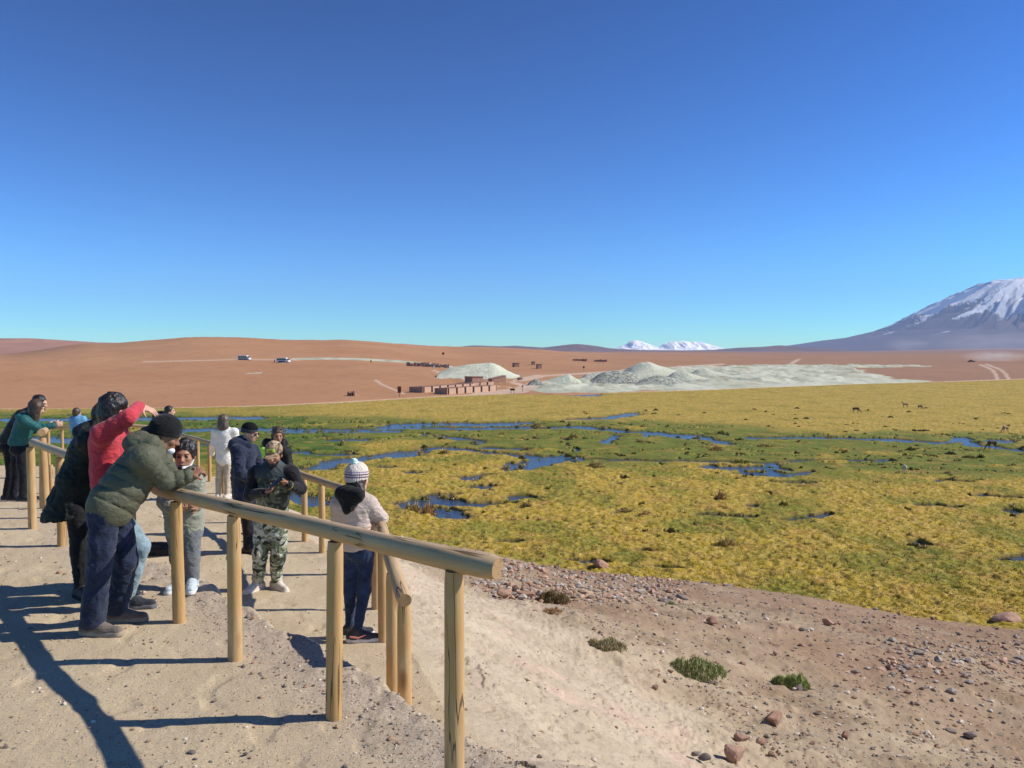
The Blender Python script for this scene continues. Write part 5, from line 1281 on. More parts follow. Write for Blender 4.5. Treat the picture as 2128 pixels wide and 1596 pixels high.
def camo(name, sc_c, cols, dist=1.2, z=1.0):
    n = NT(name); v = n.mapping(n.coord(), (1, 1, z))
    c = cols[0]
    for i, (cc, th_) in enumerate(cols[1]):
        v2 = n.mapping(v, (1, 1, 1), (i * .7, i * 1.1, 0)); c = n.mix(n.ramp(n.noise(v2, sc_c, 2, .5, dist), [(th_, 0), (th_ + .015, 1)], 'LINEAR'), c, cc)
    return n.fin(c, .85, n.bump(n.noise(n.coord(), 40, 4), .35, .008), .15)

OLIVE = puffmat("olive_quilted_nylon", (.125, .128, .085), .62); NAVYP = cloth("navy_cotton", (.015, .023, .054), .8, .3)
GRSHOE = (cloth("grey_suede", (.16, .13, .105), .85), simple("tan_sole", (.34, .29, .22), None, 30)); DKSHOE = (cloth("dark_shoe_fabric", (.03, .033, .042), .8), simple("grey_sole", (.16, .16, .17), None, 30))
BLK = cloth("black_cloth", (.010, .010, .013), .8); BLKP = puffmat("black_quilted_nylon", (.013, .015, .017), .5); JEANL = cloth("light_blue_denim", (.23, .32, .37), .85, .25)
REDS = cloth("red_sweatshirt", (.52, .045, .062), .75, .10, .2, 260, .35); WHT = cloth("white_quilted_cloth", (.80, .77, .70), .7, .06)
CREAM = cloth("cream_trousers_cloth", (.50, .42, .31), .8, .12); TEAL = puffmat("teal_quilted_nylon", (.018, .125, .125), .45); NAVY = cloth("navy_coat_cloth", (.016, .022, .048), .8, .25)
GREYJ = cloth("sage_grey_jacket_cloth", (.27, .28, .22), .8, .15); GREYP = cloth("grey_trousers_cloth", (.145, .155, .165), .85, .2); PINK = puffmat("pale_pink_quilted_nylon", (.60, .48, .42), .55, .08)
JEAND = cloth("dark_blue_denim", (.016, .032, .082), .8, .4); BLUEJ = cloth("sky_blue_jacket_cloth", (.13, .32, .52), .75, .12); KHAKI = cloth("grey_khaki_cloth", (.26, .22, .17), .85)
WSHOE = (cloth("cream_knit_shoe", (.62, .55, .47), .8, .08), simple("cream_sole", (.68, .63, .56), None, 30)); BROWNB = (cloth("brown_boot_leather", (.055, .042, .034), .6), simple("black_sole", (.02, .02, .02), None, 30))
M_MASK = cloth("white_mask_cloth", (.72, .74, .78), .8, .05)

# olive jacket man leaning on the rail
R = person("person in an olive green puffer jacket and black beanie leaning on the near rail", (200, 1312), h=.008,
    hd=(343, 906, .28), neck=(322, 928, .22), chest=(296, 962, .14), pel=(226, 1058, 0), hem=(229, 1052, .0), shR=(300, 953, -.05), elR=(343, 1001, .14), wrR=(388, 990, .20), shL=(330, 955, .40), elL=(362, 1000, .46), wrL=(398, 984, .42),
    hipR=(218, 1066, -.08), knR=(206, 1175, -.08), anR=(192, 1284, -.06), hipL=(240, 1068, .09), knL=(262, 1165, .14), anL=(243, 1263, .22), toeR=(1, -.12, 0), toeL=(1, .05, 0), front=(.95, 0, -.3), face=(.86, .32, -.42),
    handR=((.75, .45, .35), (.3, .5, -.75), -1, .75), handL=((.6, -.5, .45), (.3, -.5, -.7), 1, .8), skin=SK3, top=OLIVE, pants=NAVYP, shoe=GRSHOE, leg=1.12, ankw=.072, quilt=(.024, .085), jr=(.168, .182, .196), flat=.82, arm=1.1, jwr=.004, pwr=.010, hemo=.07, hemn=(-.55, 0, -.85), s=1.0, wristw=.05)
hat_beanie(R, cloth("black_knit", (.012, .012, .014), .9, .2, .1, 120), 0.01, -.005, extra=1.12)
n_ = R['J']['neck']; blobs(R, "hood", OLIVE, [('c', n_ + [-.10, -.07, .03], n_ + [-.08, .14, .05], .085, .085, .04), ('c', n_ + [.02, -.10, .04], n_ + [-.10, -.07, .03], .055, .075, .04), ('c', n_ + [.02, .13, .05], n_ + [-.08, .14, .05], .055, .075, .04), ('c', n_ + [-.02, -.1, -.02], n_ + [-.02, .12, 0], .08, .08, .03)], wr=.010)
P = R['P']; blobs(R, "face_mask", M_MASK, [('e', P(0, .07, -.085), (.045, .04, .03), np.array([R['fr'][1], R['fr'][0], R['fr'][2]]), .01), ('c', P(.06, .03, -.08), P(.077, -.01, -.02), .006, .004, .01)], .005)

# red sweatshirt man shading his eyes
R = person("person in a red sweatshirt and light blue jeans raising an arm to shade the eyes", (262, 1262), h=.008,
    hd=(240, 852, .05), neck=(230, 884, .03), chest=(222, 925, 0), pel=(228, 1055, -.02), hem=(222, 1035, -.02), shR=(212, 903, -.17), elR=(266, 868, -.17), wrR=(289, 845, .10), shL=(246, 905, .16), elL=(282, 950, .24), wrL=(300, 1000, .30),
    hipR=(238, 1065, -.08), knR=(291, 1135, -.02), anR=(262, 1236, -.02), hipL=(240, 1062, .10), knL=(250, 1150, .14), anL=(232, 1232, .2), toeR=(1, .1, 0), toeL=(1, .2, 0), front=(.92, .35, -.1), face=(.55, .82, -.12),
    handR=((.75, .3, -.35), (-.3, .3, -.8), -1, .18), skin=SK2, top=REDS, pants=JEANL, shoe=DKSHOE, jr=(.150, .140, .140), flat=.78, arm=.98, jwr=.007, wsc=(7, 7, 5), leg=.98, hemo=.02)
P, fr = R['P'], R['fr']; M = np.array([fr[1], fr[0], fr[2]])
blobs(R, "hair", HBLK, [('e', P(0, -.026, .035), (.096, .108, .105), M, .01), ('e', P(0, -.055, -.045), (.092, .075, .09), M, .03), ('e', P(0, .09, -.045), (.06, .05, .07), M, .02, 1)], .008, .008, .004)
blobs(R, "face_mask", cloth("black_mask_cloth", (.01, .01, .012), .8), [('e', P(0, .07, -.06), (.052, .045, .045), M, .01)], .006)

# long dark coat woman
R = person("person in a long dark hooded coat leaning over the rail beside the red sweatshirt", (168, 1238), h=.009,
    hd=(221, 868, .22), neck=(206, 892, .15), chest=(186, 930, .08), pel=(152, 1040, 0), hem=(142, 1075, 0), shR=(185, 915, -.12), elR=(232, 968, .0), wrR=(276, 996, .1), shL=(210, 915, .25), elL=(250, 960, .3), wrL=(290, 992, .3),
    hipR=(160, 1058, -.08), knR=(166, 1146, -.06), anR=(168, 1216, -.05), hipL=(176, 1058, .09), knL=(186, 1146, .1), anL=(188, 1210, .12), toeR=(.75, -.6, 0), toeL=(.9, -.3, 0), front=(.93, 0, -.3), face=(.85, .4, -.2), skin=SK1, top=puffmat("dark_green_black_nylon", (.018, .024, .020), .6), pants=BLK, shoe=BROWNB, boot=.06,
    jr=(.148, .178, .212), flat=.88, arm=1.15, quilt=(.010, .12), jwr=.012, hemo=.0, hemn=(.1, 0, -1), leg=.92, facedet=False, ankw=.05)
P, fr = R['P'], R['fr']; M = np.array([fr[1], fr[0], fr[2]])
blobs(R, "hair", HBRN, [('e', P(0, -.02, .03), (.088, .10, .10), M, .01), ('c', P(-.03, -.05, -.02), P(-.04, -.04, -.16), .06, .04, .03), ('e', P(0, .09, -.03), (.06, .05, .08), M, .01, 1)], .009, .008)
n_ = R['J']['neck']; blobs(R, "hood", BLKP, [('c', n_ + [-.09, -.1, -.02], n_ + [-.06, .12, 0], .075, .075, .04)], wr=.01)

# teal jacket woman
R = person("person with long brown hair in a teal jacket leaning on the short fence", (50, 1042), h=.010,
    hd=(76, 848, .0), neck=(62, 864, 0), chest=(52, 882, 0), pel=(40, 930, 0), hem=(40, 918, 0), shR=(49, 873, -.16), elR=(80, 891, -.10), wrR=(111, 884, -.02), shL=(62, 872, .16), elL=(88, 890, .14), wrL=(112, 884, .06),
    hipR=(44, 938, -.07), knR=(50, 985, -.06), anR=(48, 1029, -.05), hipL=(36, 938, .09), knL=(34, 985, .1), anL=(28, 1026, .12), toeR=(1, -.1, 0), toeL=(1, 0, 0), front=(.95, 0, -.25), face=(.9, .25, -.3), handR=((.8, .3, .15), (.1, .9, .1), 1, .8), handL=((.8, -.3, .2), (.1, -.9, .1), -1, .7), skin=SK2, top=TEAL, pants=BLK, shoe=DKSHOE, jr=(.150, .15, .165), quilt=(.012, .07), flat=.85, hemo=.05, hemn=(-.25, 0, -1))
P, fr = R['P'], R['fr']; M = np.array([fr[1], fr[0], fr[2]])
blobs(R, "hair", HBRN, [('e', P(0, -.02, .03), (.094, .108, .104), M, .01), ('c', P(.06, .02, .03), P(.075, .05, -.20), .050, .045, .03), ('c', P(.03, -.03, -.02), P(.06, .0, -.22), .070, .05, .03), ('c', P(-.05, -.03, -.02), P(-.05, .01, -.16), .05, .035, .03), ('e', P(0, .10, -.03), (.055, .05, .08), M, .01, 1)], .009, .008, .003)
n_ = R['J']['neck']; blobs(R, "hood", TEAL, [('c', n_ + [-.09, -.10, -.01], n_ + [-.06, .12, .0], .055, .055, .04)], wr=.006)
# bearded dark man behind her
R = person("bearded person in a black jacket standing close behind the teal jacket", (20, 1036), D=12.35, h=.011,
    hd=(83, 838, 0), neck=(64, 852, 0), chest=(48, 872, 0), pel=(20, 925, 0), hem=(22, 914, 0), shR=(44, 862, -.18), elR=(70, 893, -.12), wrR=(98, 885, 0), shL=(58, 862, .16), elL=(86, 893, .2), wrL=(104, 886, .2),
    hipR=(20, 935, -.08), knR=(24, 985, -.06), anR=(14, 1022, -.05), hipL=(26, 935, .09), knL=(34, 985, .1), anL=(58, 1026, .12), toeR=(1, -.1, 0), toeL=(1, 0, 0), front=(.9, 0, -.4), face=(.93, .1, -.25), skin=SK2, top=BLKP, pants=BLK, shoe=DKSHOE, jr=(.17, .17, .175), flat=.85, handR=((.8, .3, .1), (0, .9, 0), 1, .6), hemn=(-.5, 0, -.85))
hair_short(R, HBLK, 1.03); P, fr = R['P'], R['fr']; M = np.array([fr[1], fr[0], fr[2]])
blobs(R, "beard", HBLK, [('e', P(0, .045, -.085), (.055, .05, .045), M, .01), ('e', P(0, .03, -.06), (.066, .05, .04), M, .01), ('e', P(0, .10, -.055), (.022, .02, .012), M, .005, 1)], .008, 0, .003)

# blue jacket man
R = person("person in a sky blue jacket seen from behind by the far fence", (160, 985), D=20, h=.016,
    hd=(160, 858.5, 0), neck=(160, 867, 0), chest=(162, 876, 0), pel=(162, 902, 0), hem=(163, 896, 0), shR=(173, 871, 0), elR=(176, 885, .1), wrR=(184, 882, .35), shL=(151, 871, 0), elL=(150, 886, 0), wrL=(151, 900, .1),
    hipR=(165, 908, 0), knR=(164, 942, .05), anR=(163, 975, 0), hipL=(158, 908, 0), knL=(157, 942, .05), anL=(157, 975, 0), toeR=(.3, 1, 0), toeL=(-.1, 1, 0), front=(0, 1, 0), face=(.2, 1, -.1), skin=SK2, top=BLUEJ, pants=KHAKI, shoe=BROWNB, jr=(.165, .16, .17), facedet=False, handR=((.6, .7, 0), (0, 0, -1), -1, .5), handL=((0, .2, -1), (1, 0, 0), -1, .4))
hair_short(R, HBRN, 1.05)
# man with thick black hood
R = person("person with short black hair and thick black hood down, above the black beanie", (350, 1012), D=18, h=.015,
    hd=(353, 855, 0), neck=(347, 868, 0), chest=(344, 884, 0), pel=(347, 925, 0), hem=(346, 918, 0), shR=(336, 877, -.1), elR=(343, 902, -.2), wrR=(356, 916, -.1), shL=(352, 877, .2), elL=(358, 902, .2), wrL=(364, 912, .2),
    hipR=(345, 932, -.08), knR=(346, 967, -.06), anR=(343, 1000, -.05), hipL=(349, 932, .09), knL=(354, 967, .1), anL=(354, 1000, .12), toeR=(1, .1, 0), toeL=(1, .3, 0), front=(.9, .4, 0), face=(.93, .3, -.05), skin=SK2, top=BLKP, pants=GREYP, shoe=DKSHOE, jr=(.17, .165, .17), quilt=(.012, .09), flat=.8, handR=((.6, .3, .3), (0, .9, 0), 1, .6))
hair_short(R, HBLK, 1.02); n_ = R['J']['neck']; blobs(R, "hood", BLKP, [('c', n_ + [-.20, -.06, .05], n_ + [-.17, .12, .06], .095, .095, .05), ('c', n_ + [-.17, -.1, 0], n_ + [.0, -.08, -.01], .09, .06, .05)], wr=.012)
blobs(R, "scarf", WHT, [('c', n_ + [.03, -.05, .0], n_ + [.08, .05, .01], .05, .05, .02)])

# short man in a sage grey jacket facing us
R = person("person in a sage grey jacket facing us, a white mask pulled under the chin", (393, 1221), h=.008,
    hd=(384, 946, 0), neck=(381, 977, .02), chest=(378, 1002, .03), pel=(384, 1103, .03), hem=(383, 1098, .03), shR=(353, 996, .02), elR=(343, 1042, .0), wrR=(362, 1060, -.16), shL=(405, 996, .02), elL=(412, 1035, .06), wrL=(410, 1052, -.14),
    hipR=(369, 1110, .02), knR=(372, 1160, 0), anR=(378, 1203, 0), hipL=(397, 1110, .02), knL=(398, 1160, 0), anL=(400, 1201, 0), toeR=(-.2, -1, 0), toeL=(.3, -1, 0), front=(.08, -1, 0), face=(.16, -1, -.10), skin=SK1, handR=((.8, -.4, .1), (0, -.1, 1), -1, .5), handL=((.15, -.7, .25), (-.9, 0, 0), 1, .8), top=GREYJ, pants=GREYP, shoe=(cloth("pale_blue_shoe", (.45, .52, .58), .8), simple("white_sole", (.7, .7, .7), None, 30)), jr=(.150, .150, .160), flat=.76, smile=1, jwr=.010, leg=.98, s=.97)
P, fr = R['P'], R['fr']; M = np.array([fr[1], fr[0], fr[2]])
blobs(R, "hair", HBLK, [('e', P(0, -.024, .055), (.084, .098, .088), M, .01), ('e', P(0, -.055, -.005), (.078, .06, .085), M, .02), ('e', P(-.068, -.005, .02), (.02, .045, .05), M, .01), ('e', P(.068, -.005, .02), (.02, .045, .05), M, .01), ('e', P(0, .10, .0), (.068, .07, .068), M, .01, 1)], .007, .010, .006)
blobs(R, "face_mask", M_MASK, [('e', P(0, .055, -.098), (.056, .052, .026), M, .01), ('c', P(-.05, .04, -.09), P(-.078, 0, -.03), .012, .005, .01), ('c', P(.05, .04, -.09), P(.078, 0, -.03), .012, .005, .01)], .005)
blobs(R, "mask_valve", BLK, [('e', P(.018, .100, -.092), (.021, .012, .021), M, .005)], .004)
blobs(R, "collar", NAVY, [('c', R['J']['neck'] + [-.10, -.02, -.02], R['J']['neck'] + [.10, -.03, -.02], .065, .065, .03), ('c', R['J']['neck'], R['J']['chest'] + [0, -.03, .02], .09, .115, .03, (R['front'], .85))], wr=.005)

# white coat woman
R = person("person in a white quilted jacket and cream trousers seen from behind", (463, 1037), h=.012,
    hd=(466, 874, 0), neck=(466, 890, 0), chest=(467, 905, 0), pel=(466, 955, 0), hem=(466, 953, 0), shR=(487, 897, 0), elR=(495, 922, .1), wrR=(486, 934, .35), shL=(448, 897, 0), elL=(443, 924, 0), wrL=(441, 944, .2),
    hipR=(473, 965, 0), knR=(472, 998, .03), anR=(472, 1028, 0), hipL=(457, 965, 0), knL=(455, 997, .03), anL=(453, 1026, 0), toeR=(.4, 1, 0), toeL=(-.2, 1, 0), front=(.1, 1, 0), face=(.15, 1, 0), skin=SK2, top=WHT, pants=CREAM, shoe=WSHOE, jr=(.165, .150, .165), quilt=(.006, .05), collar=.12, ankw=.055, leg=.86, facedet=False, handR=((-.5, .8, 0), (0, 0, -1), -1, .5), handL=((0, .6, -.6), (1, 0, 0), -1, .5), hemo=.15)
P, fr = R['P'], R['fr']; M = np.array([fr[1], fr[0], fr[2]])
blobs(R, "hair", HGRY, [('e', P(0, -.02, .035), (.098, .108, .105), M, .01), ('c', P(0, -.05, .0), P(0, -.055, -.10), .098, .118, .03, (fr[0], .75)), ('e', P(0, .10, -.03), (.055, .05, .08), M, .01, 1)], .010, .008, .003)

# navy coat man with beanie
R = person("person in a navy hooded coat, black and grey beanie and sunglasses", (515, 1157), D=10.5, h=.009,
    hd=(520, 900, 0), neck=(510, 921, 0), chest=(506, 948, 0), pel=(507, 1030, 0), hem=(507, 1028, 0), shR=(494, 938, -.2), elR=(498, 982, -.28), wrR=(526, 1000, -.15), shL=(525, 938, .2), elL=(540, 975, .25), wrL=(560, 985, .2),
    hipR=(510, 1045, -.08), knR=(516, 1100, -.06), anR=(516, 1148, -.05), hipL=(518, 1045, .09), knL=(528, 1100, .1), anL=(529, 1146, .12), toeR=(1, -.3, 0), toeL=(1, .1, 0), front=(.9, .35, 0), face=(.93, -.12, -.18), skin=SK2, top=NAVY, pants=BLK, shoe=BROWNB, jr=(.185, .185, .180), flat=.82, arm=1.15, jwr=.013, handR=((.9, .2, .1), (0, .9, 0), 1, .6), hemo=.10)
n = NT("two_tone_knit"); ax = n.attr("axis", 'Fac'); cc = n.mix(n.ramp(ax, [(.058, 1), (.062, 0)]), (.010, .010, .012), (.055, .058, .062))
M_BN = n.fin(cc, .9, n.bump(n.noise(n.coord(), 130, 3), .5, .004), .1); hat_beanie(R, M_BN, extra=1.05); sunglasses(R)
n_ = R['J']['neck']; blobs(R, "hood", NAVY, [('c', n_ + [-.10, -.12, .0], n_ + [-.07, .14, .01], .085, .085, .05), ('c', n_ + [-.10, -.12, .0], n_ + [.06, -.09, -.02], .08, .05, .04)], wr=.012)

# woman with sunglasses on her head
R = person("person with long brown hair and sunglasses on the head, behind the camouflage cap", (575, 1113), D=12.0, h=.010,
    hd=(577, 905, 0), neck=(572, 924, 0), chest=(572, 942, 0), pel=(574, 1000, 0), hem=(574, 996, 0), shR=(553, 938, 0), elR=(548, 966, 0), wrR=(562, 982, -.2), shL=(594, 938, 0), elL=(601, 966, 0), wrL=(588, 984, -.2),
    hipR=(567, 1010, 0), knR=(567, 1058, 0), anR=(567, 1104, 0), hipL=(582, 1010, 0), knL=(583, 1058, 0), anL=(584, 1104, 0), toeR=(-.1, -1, 0), toeL=(.2, -1, 0), front=(.1, -1, 0), face=(.42, -.9, -.12), skin=SK1, top=BLKP, pants=BLK, shoe=DKSHOE, jr=(.145, .14, .15), quilt=(.01, .08), handR=((.7, -.3, .3), (0, 0, 1), -1, .5), handL=((-.7, -.3, .3), (0, 0, 1), 1, .5))
P, fr = R['P'], R['fr']; M = np.array([fr[1], fr[0], fr[2]])
blobs(R, "hair", HBRN, [('e', P(0, -.022, .04), (.090, .104, .098), M, .01), ('c', P(-.07, -.01, .0), P(-.075, .02, -.19), .035, .030, .02), ('c', P(.07, -.01, .0), P(.075, .02, -.19), .030, .026, .02), ('c', P(0, -.06, -.02), P(0, -.06, -.15), .07, .07, .02), ('e', P(0, .10, -.03), (.062, .06, .09), M, .01, 1)], .007, .006, .003)
sunglasses(R, .105, .055)
NEON = cloth("neon_green_cloth", (.45, .85, .06), .7, .05); n_ = R['J']['neck']
blobs(R, "neck_gaiter", NEON, [('c', n_ + [-.16, -.08, -.07], n_ + [-.05, -.13, -.09], .045, .04, .02), ('c', n_ + [-.16, -.08, -.07], n_ + [-.15, -.10, -.16], .045, .04, .02)])
blobs(R, "hood", BLKP, [('c', n_ + [-.14, .02, .02], n_ + [.12, .04, .02], .07, .07, .04), ('c', n_ + [.14, -.05, -.05], n_ + [.17, -.05, -.13], .05, .05, .03)], wr=.01)

# camouflage man with the phone
CAMOP = camo("grey_green_camouflage", 7.5, ((.50, .50, .42), [((.17, .20, .12), .48), ((.045, .05, .035), .56), ((.34, .34, .26), .62)]), 1.6, 1.5)
CAMOV = camo("dark_vest_camouflage", 8, ((.13, .15, .10), [((.045, .052, .04), .50), ((.22, .22, .15), .60)]), 1.4)
n = NT("vest_two_tone"); ax = n.attr("axis", 'Fac'); v = n.coord()
cm = n.mix(n.ramp(n.noise(v, 8, 2, .5, 1.5), [(.49, 0), (.505, 1)]), (.12, .135, .095), (.035, .04, .032)); cm = n.mix(n.ramp(n.noise(n.mapping(v, (1, 1, 1), (1, 1, 0)), 7, 2, .5, 1.5), [(.57, 0), (.585, 1)]), cm, (.21, .22, .16))
cc = n.mix(n.ramp(ax, [(.0, 0), (.004, 1)]), cm, (.045, .058, .062)); M_VEST = n.fin(cc, .6, n.bump(n.noise(v, 30, 4), .4, .01), .3)
R = person("person in camouflage trousers, two-tone vest and camouflage cap looking down at a phone", (556, 1238), D=8.45, h=.007,
    hd=(569, 944, -.06), neck=(568, 966, .03), chest=(568, 992, .03), pel=(566, 1070, .04), hem=(567, 1060, .04), shR=(532, 984, .02), elR=(521, 1028, -.02), wrR=(550, 1022, -.22), shL=(604, 984, .02), elL=(624, 1016, .0), wrL=(600, 1008, -.22),
    hipR=(550, 1082, .03), knR=(540, 1150, .0), anR=(536, 1216, .05), hipL=(580, 1082, .03), knL=(578, 1148, .03), anL=(574, 1212, .10), toeR=(-.42, -1, 0), toeL=(.8, -.75, 0), front=(.0, -1, 0), face=(.02, -.94, -.30), skin=SK1,
    handR=((.92, -.2, .35), (.1, -.35, .9), -1, .55), handL=((-.75, -.1, .62), (-.2, -.5, -.5), 1, .75), top=M_VEST, pants=CAMOP, shoe=WSHOE, jr=(.175, .168, .165), flat=.72, arm=1.05, sleeves=False, sleeve_mat=BLK, leg=1.12, ankw=.052, pwr=.012, quilt=(.008, .075), cuff=.0)
P, fr = R['P'], R['fr']; M = np.array([fr[1], fr[0], fr[2]])
me = [c for c in R['root'].children if c.name.startswith("jacket")][0]; co = np.array([v.co for v in me.data.vertices]); a_ = me.data.attributes.new('axis', 'FLOAT', 'POINT'); zt = at(560, 992, 8.45)[2] - R['base'][2]; a_.data.foreach_set('value', (co[:, 2] - zt).astype(np.float32))
me.name = "vest"
blobs(R, "beard", HBLK, [('e', P(0, .055, -.088), (.048, .045, .035), M, .01), ('e', P(0, .04, -.06), (.064, .045, .034), M, .01), ('e', P(0, .115, -.055), (.024, .024, .012), M, .005, 1)], .006, 0, .002)
hair_short(R, HBLK, .98)
CAPM = camo("brown_camouflage_cap", 16, ((.38, .24, .15), [((.10, .075, .05), .52), ((.50, .38, .27), .58), ((.17, .17, .09), .60)]), 1.2)
cap = blobs(R, "cap", CAPM, [('e', P(0, -.012, .058), (.089, .106, .088), M, .01), ('c', P(0, -.012, .035), P(0, -.012, .05), .090, .090, .01, (fr[0], 1.16)), ('x', P(0, 0, .028), -fr[2]), ], .006, 0)
blobs(R, "cap_brim", CAPM, [('e', P(0, .115, .030), (.072, .068, .010), np.array([fr[1], nrm(fr[0] - fr[2] * .15), nrm(fr[2] + fr[0] * .15)]), .01)], .005, parent=cap)
tc_ = bpy.data.curves.new("cap_number", 'FONT'); tc_.body = "1995"; tc_.size = .047; tc_.align_x = 'CENTER'; tc_.align_y = 'CENTER'; tc_.extrude = .002; tc_.offset = .0015
to_ = bpy.data.objects.new("tmp", tc_); C.objects.link(to_); bpy.context.view_layer.update(); me = bpy.data.meshes.new_from_object(to_.evaluated_get(bpy.context.evaluated_depsgraph_get())); bpy.data.objects.remove(to_)
nn_ = nrm(fr[0] + fr[2] * .28); uu_ = nrm(fr[2] - nn_ * (fr[2] @ nn_)); rr_ = np.cross(uu_, nn_); oc = P(0, .098, .083) + nn_ * .004
for v_ in me.vertices:
    x, y, z = v_.co; q = oc + rr_ * x + uu_ * y + nn_ * (z - x * x * 5.5); v_.co = q - R['base']
me.materials.clear(); me.materials.append(NEON); link("cap_number", me, cap)
w1 = R['J']['wrL']; d1 = nrm(w1 - R['J']['elL']); blobs(R, "wristwatch", simple("yellow_strap", (.5, .5, .03), None, 9, .5), [('e', w1 - d1 * .012, (.010, .047, .047), np.array([d1, nrm(np.cross(d1, [0, 0, 1])), nrm(np.cross(np.cross(d1, [0, 0, 1]), d1))]), .002)], .005)
# the phone in his hand
ph = at(573, 1003, 8.45 - .33); q = MB(); q.box((0, 0, 0), (.078, .155, .010), bevel=.004); o = q.build("phone", simple("phone_back", (.012, .012, .014), None, 5, .25), None, tuple(ph)); o.rotation_euler = (math.radians(38), math.radians(8), math.radians(-62))
tag(o, "dark smartphone held by the person in camouflage", "phone"); q = MB(); q.box((0, 0, .0056), (.070, .146, .001)); q.build("screen", simple("phone_glass", (.02, .022, .028), None, 5, .08), o)

# woman in pink jacket with the pompom hat
R = person("person in a pale pink quilted jacket, dark jeans and striped pompom hat", (738, 1331), h=.0075,
    hd=(744, 997, .0), neck=(738, 1025, .0), chest=(734, 1052, .0), pel=(745, 1142, .0), hem=(741, 1120, 0), shR=(766, 1047, -.02), elR=(793, 1076, .03), wrR=(776, 1090, .22), shL=(706, 1047, .03), elL=(701, 1088, .08), wrL=(722, 1100, .27),
    hipR=(760, 1153, .0), knR=(757, 1226, .03), anR=(741, 1300, -.02), hipL=(733, 1153, .04), knL=(728, 1226, .06), anL=(727, 1292, .12), toeR=(1, .12, 0), toeL=(.95, .3, 0), front=(.35, .93, 0), face=(.62, .78, -.05), skin=SK2,
    handR=((.5, .8, 0), (-.3, .1, -.9), -1, .5), handL=((.6, .75, 0), (.1, .1, -.9), 1, .5), top=PINK, pants=JEAND, shoe=(cloth("dark_grey_knit_shoe", (.045, .045, .055), .8), simple("white_foam_sole", (.75, .72, .70), None, 30)), jr=(.150, .140, .152), quilt=(.012, .055), flat=.78, arm=1.02, leg=.90, ankw=.043, s=.93, pwr=.005, hemo=.09, facedet=False)
P, fr = R['P'], R['fr']; M = np.array([fr[1], fr[0], fr[2]])
n = NT("striped_knit"); ax = n.attr("axis", 'Fac'); v = n.coord(); g2 = n.n("ShaderNodeNewGeometry")
cc = n.ramp(n.math('MULTIPLY', ax, 4), [(0.0, (.70, .62, .56)), (.10, (.20, .13, .20)), (.15, (.70, .62, .58)), (.19, (.16, .11, .16)), (.235, (.72, .66, .60)), (.27, (.38, .26, .40)), (.315, (.73, .66, .58))], 'CONSTANT')
M_STRIPE = n.fin(cc, .9, n.bump(n.noise(n.mapping(v, (1, 1, .12)), 95, 2), 1.0, .02), .1)
hat = hat_beanie(R, M_STRIPE, .018, -.006, extra=1.12)
blobs(R, "pompom", cloth("mint_wool", (.58, .82, .74), .95, .12), [('e', P(0, -.055, .165), (.036, .036, .036), M, .01)], .004, .004, .005, parent=hat)
blobs(R, "hair", hairmat("hair_dark_brown", (.02, .012, .010), (.07, .04, .03)), [('c', P(.05, -.04, -.02), P(.095, -.06, -.10), .055, .042, .03), ('c', P(.095, -.06, -.10), P(.075, -.12, -.24), .040, .020, .02), ('e', P(0, -.02, .0), (.080, .095, .08), M, .02), ('e', P(0, .10, -.03), (.062, .06, .09), M, .01, 1)], .006, .006, .003)
n_ = R['J']['neck']; f_ = R['front']; sd = R['side']
blobs(R, "hood", cloth("black_fleece", (.010, .010, .012), .9), [('c', n_ - f_ * .115 - sd * .075 + [0, 0, .02], n_ - f_ * .115 + sd * .105 + [0, 0, .02], .044, .052, .04), ('c', n_ - f_ * .08 + [0, 0, .01], n_ - f_ * .125 + [0, 0, -.10], .080, .030, .06), ('c', n_ - f_ * .10 - sd * .07 + [0, 0, -.01], n_ - f_ * .125 + [0, 0, -.125], .045, .020, .05), ('c', n_ - f_ * .10 + sd * .09 + [0, 0, -.01], n_ - f_ * .125 + [0, 0, -.125], .045, .020, .05)], wr=.004)
blobs(R, "socks", cloth("white_sock", (.7, .68, .64), .9, .05), [('c', R['J']['anR'] + [0, 0, -.02], R['J']['anR'] + [.005, 0, .01], .040, .039, .01)], .006)

a_ = R['J']['anR']; zb = g_(a_[0], a_[1])
blobs(R, "shoe_mark", simple("coral_print", (.62, .22, .20), None, 9, .6), [('c', np.array([a_[0] - .045, a_[1] - .050, zb + .055]), np.array([a_[0] + .02, a_[1] - .052, zb + .046]), .009, .008, .004), ('c', np.array([a_[0] + .02, a_[1] - .052, zb + .046]), np.array([a_[0] + .085, a_[1] - .040, zb + .068]), .008, .003, .004)], .004, parent=[c for c in R['root'].children if c.name.startswith('shoe')][-1])

# backpack lying on the walkway
p = hit(322, 1157); f = Field(.009); b0 = np.array([p[0], p[1] + .12, p[2]])
f.cone(b0 + [-.20, 0, .08], b0 + [.17, .05, .07], .085, .075, .04); f.cone(b0 + [-.1, -.07, .06], b0 + [.1, -.04, .06], .06, .055, .04); f.cut(b0, (0, 0, -1))
bp = field_obj("backpack", f, cloth("black_bag_nylon", (.014, .016, .022), .6, .3), b0, None, wr=.010, wsc=(12, 12, 12)); tag(bp, "black bag lying on the walkway behind the olive jacket", "bag")
q = MB(); q.tube((-.18, -.06, .12), (.05, -.12, .10), .010, None, 8); q.tube((.05, -.12, .10), (.20, -.03, .02), .010, None, 8); q.build("strap", BLK, bp)

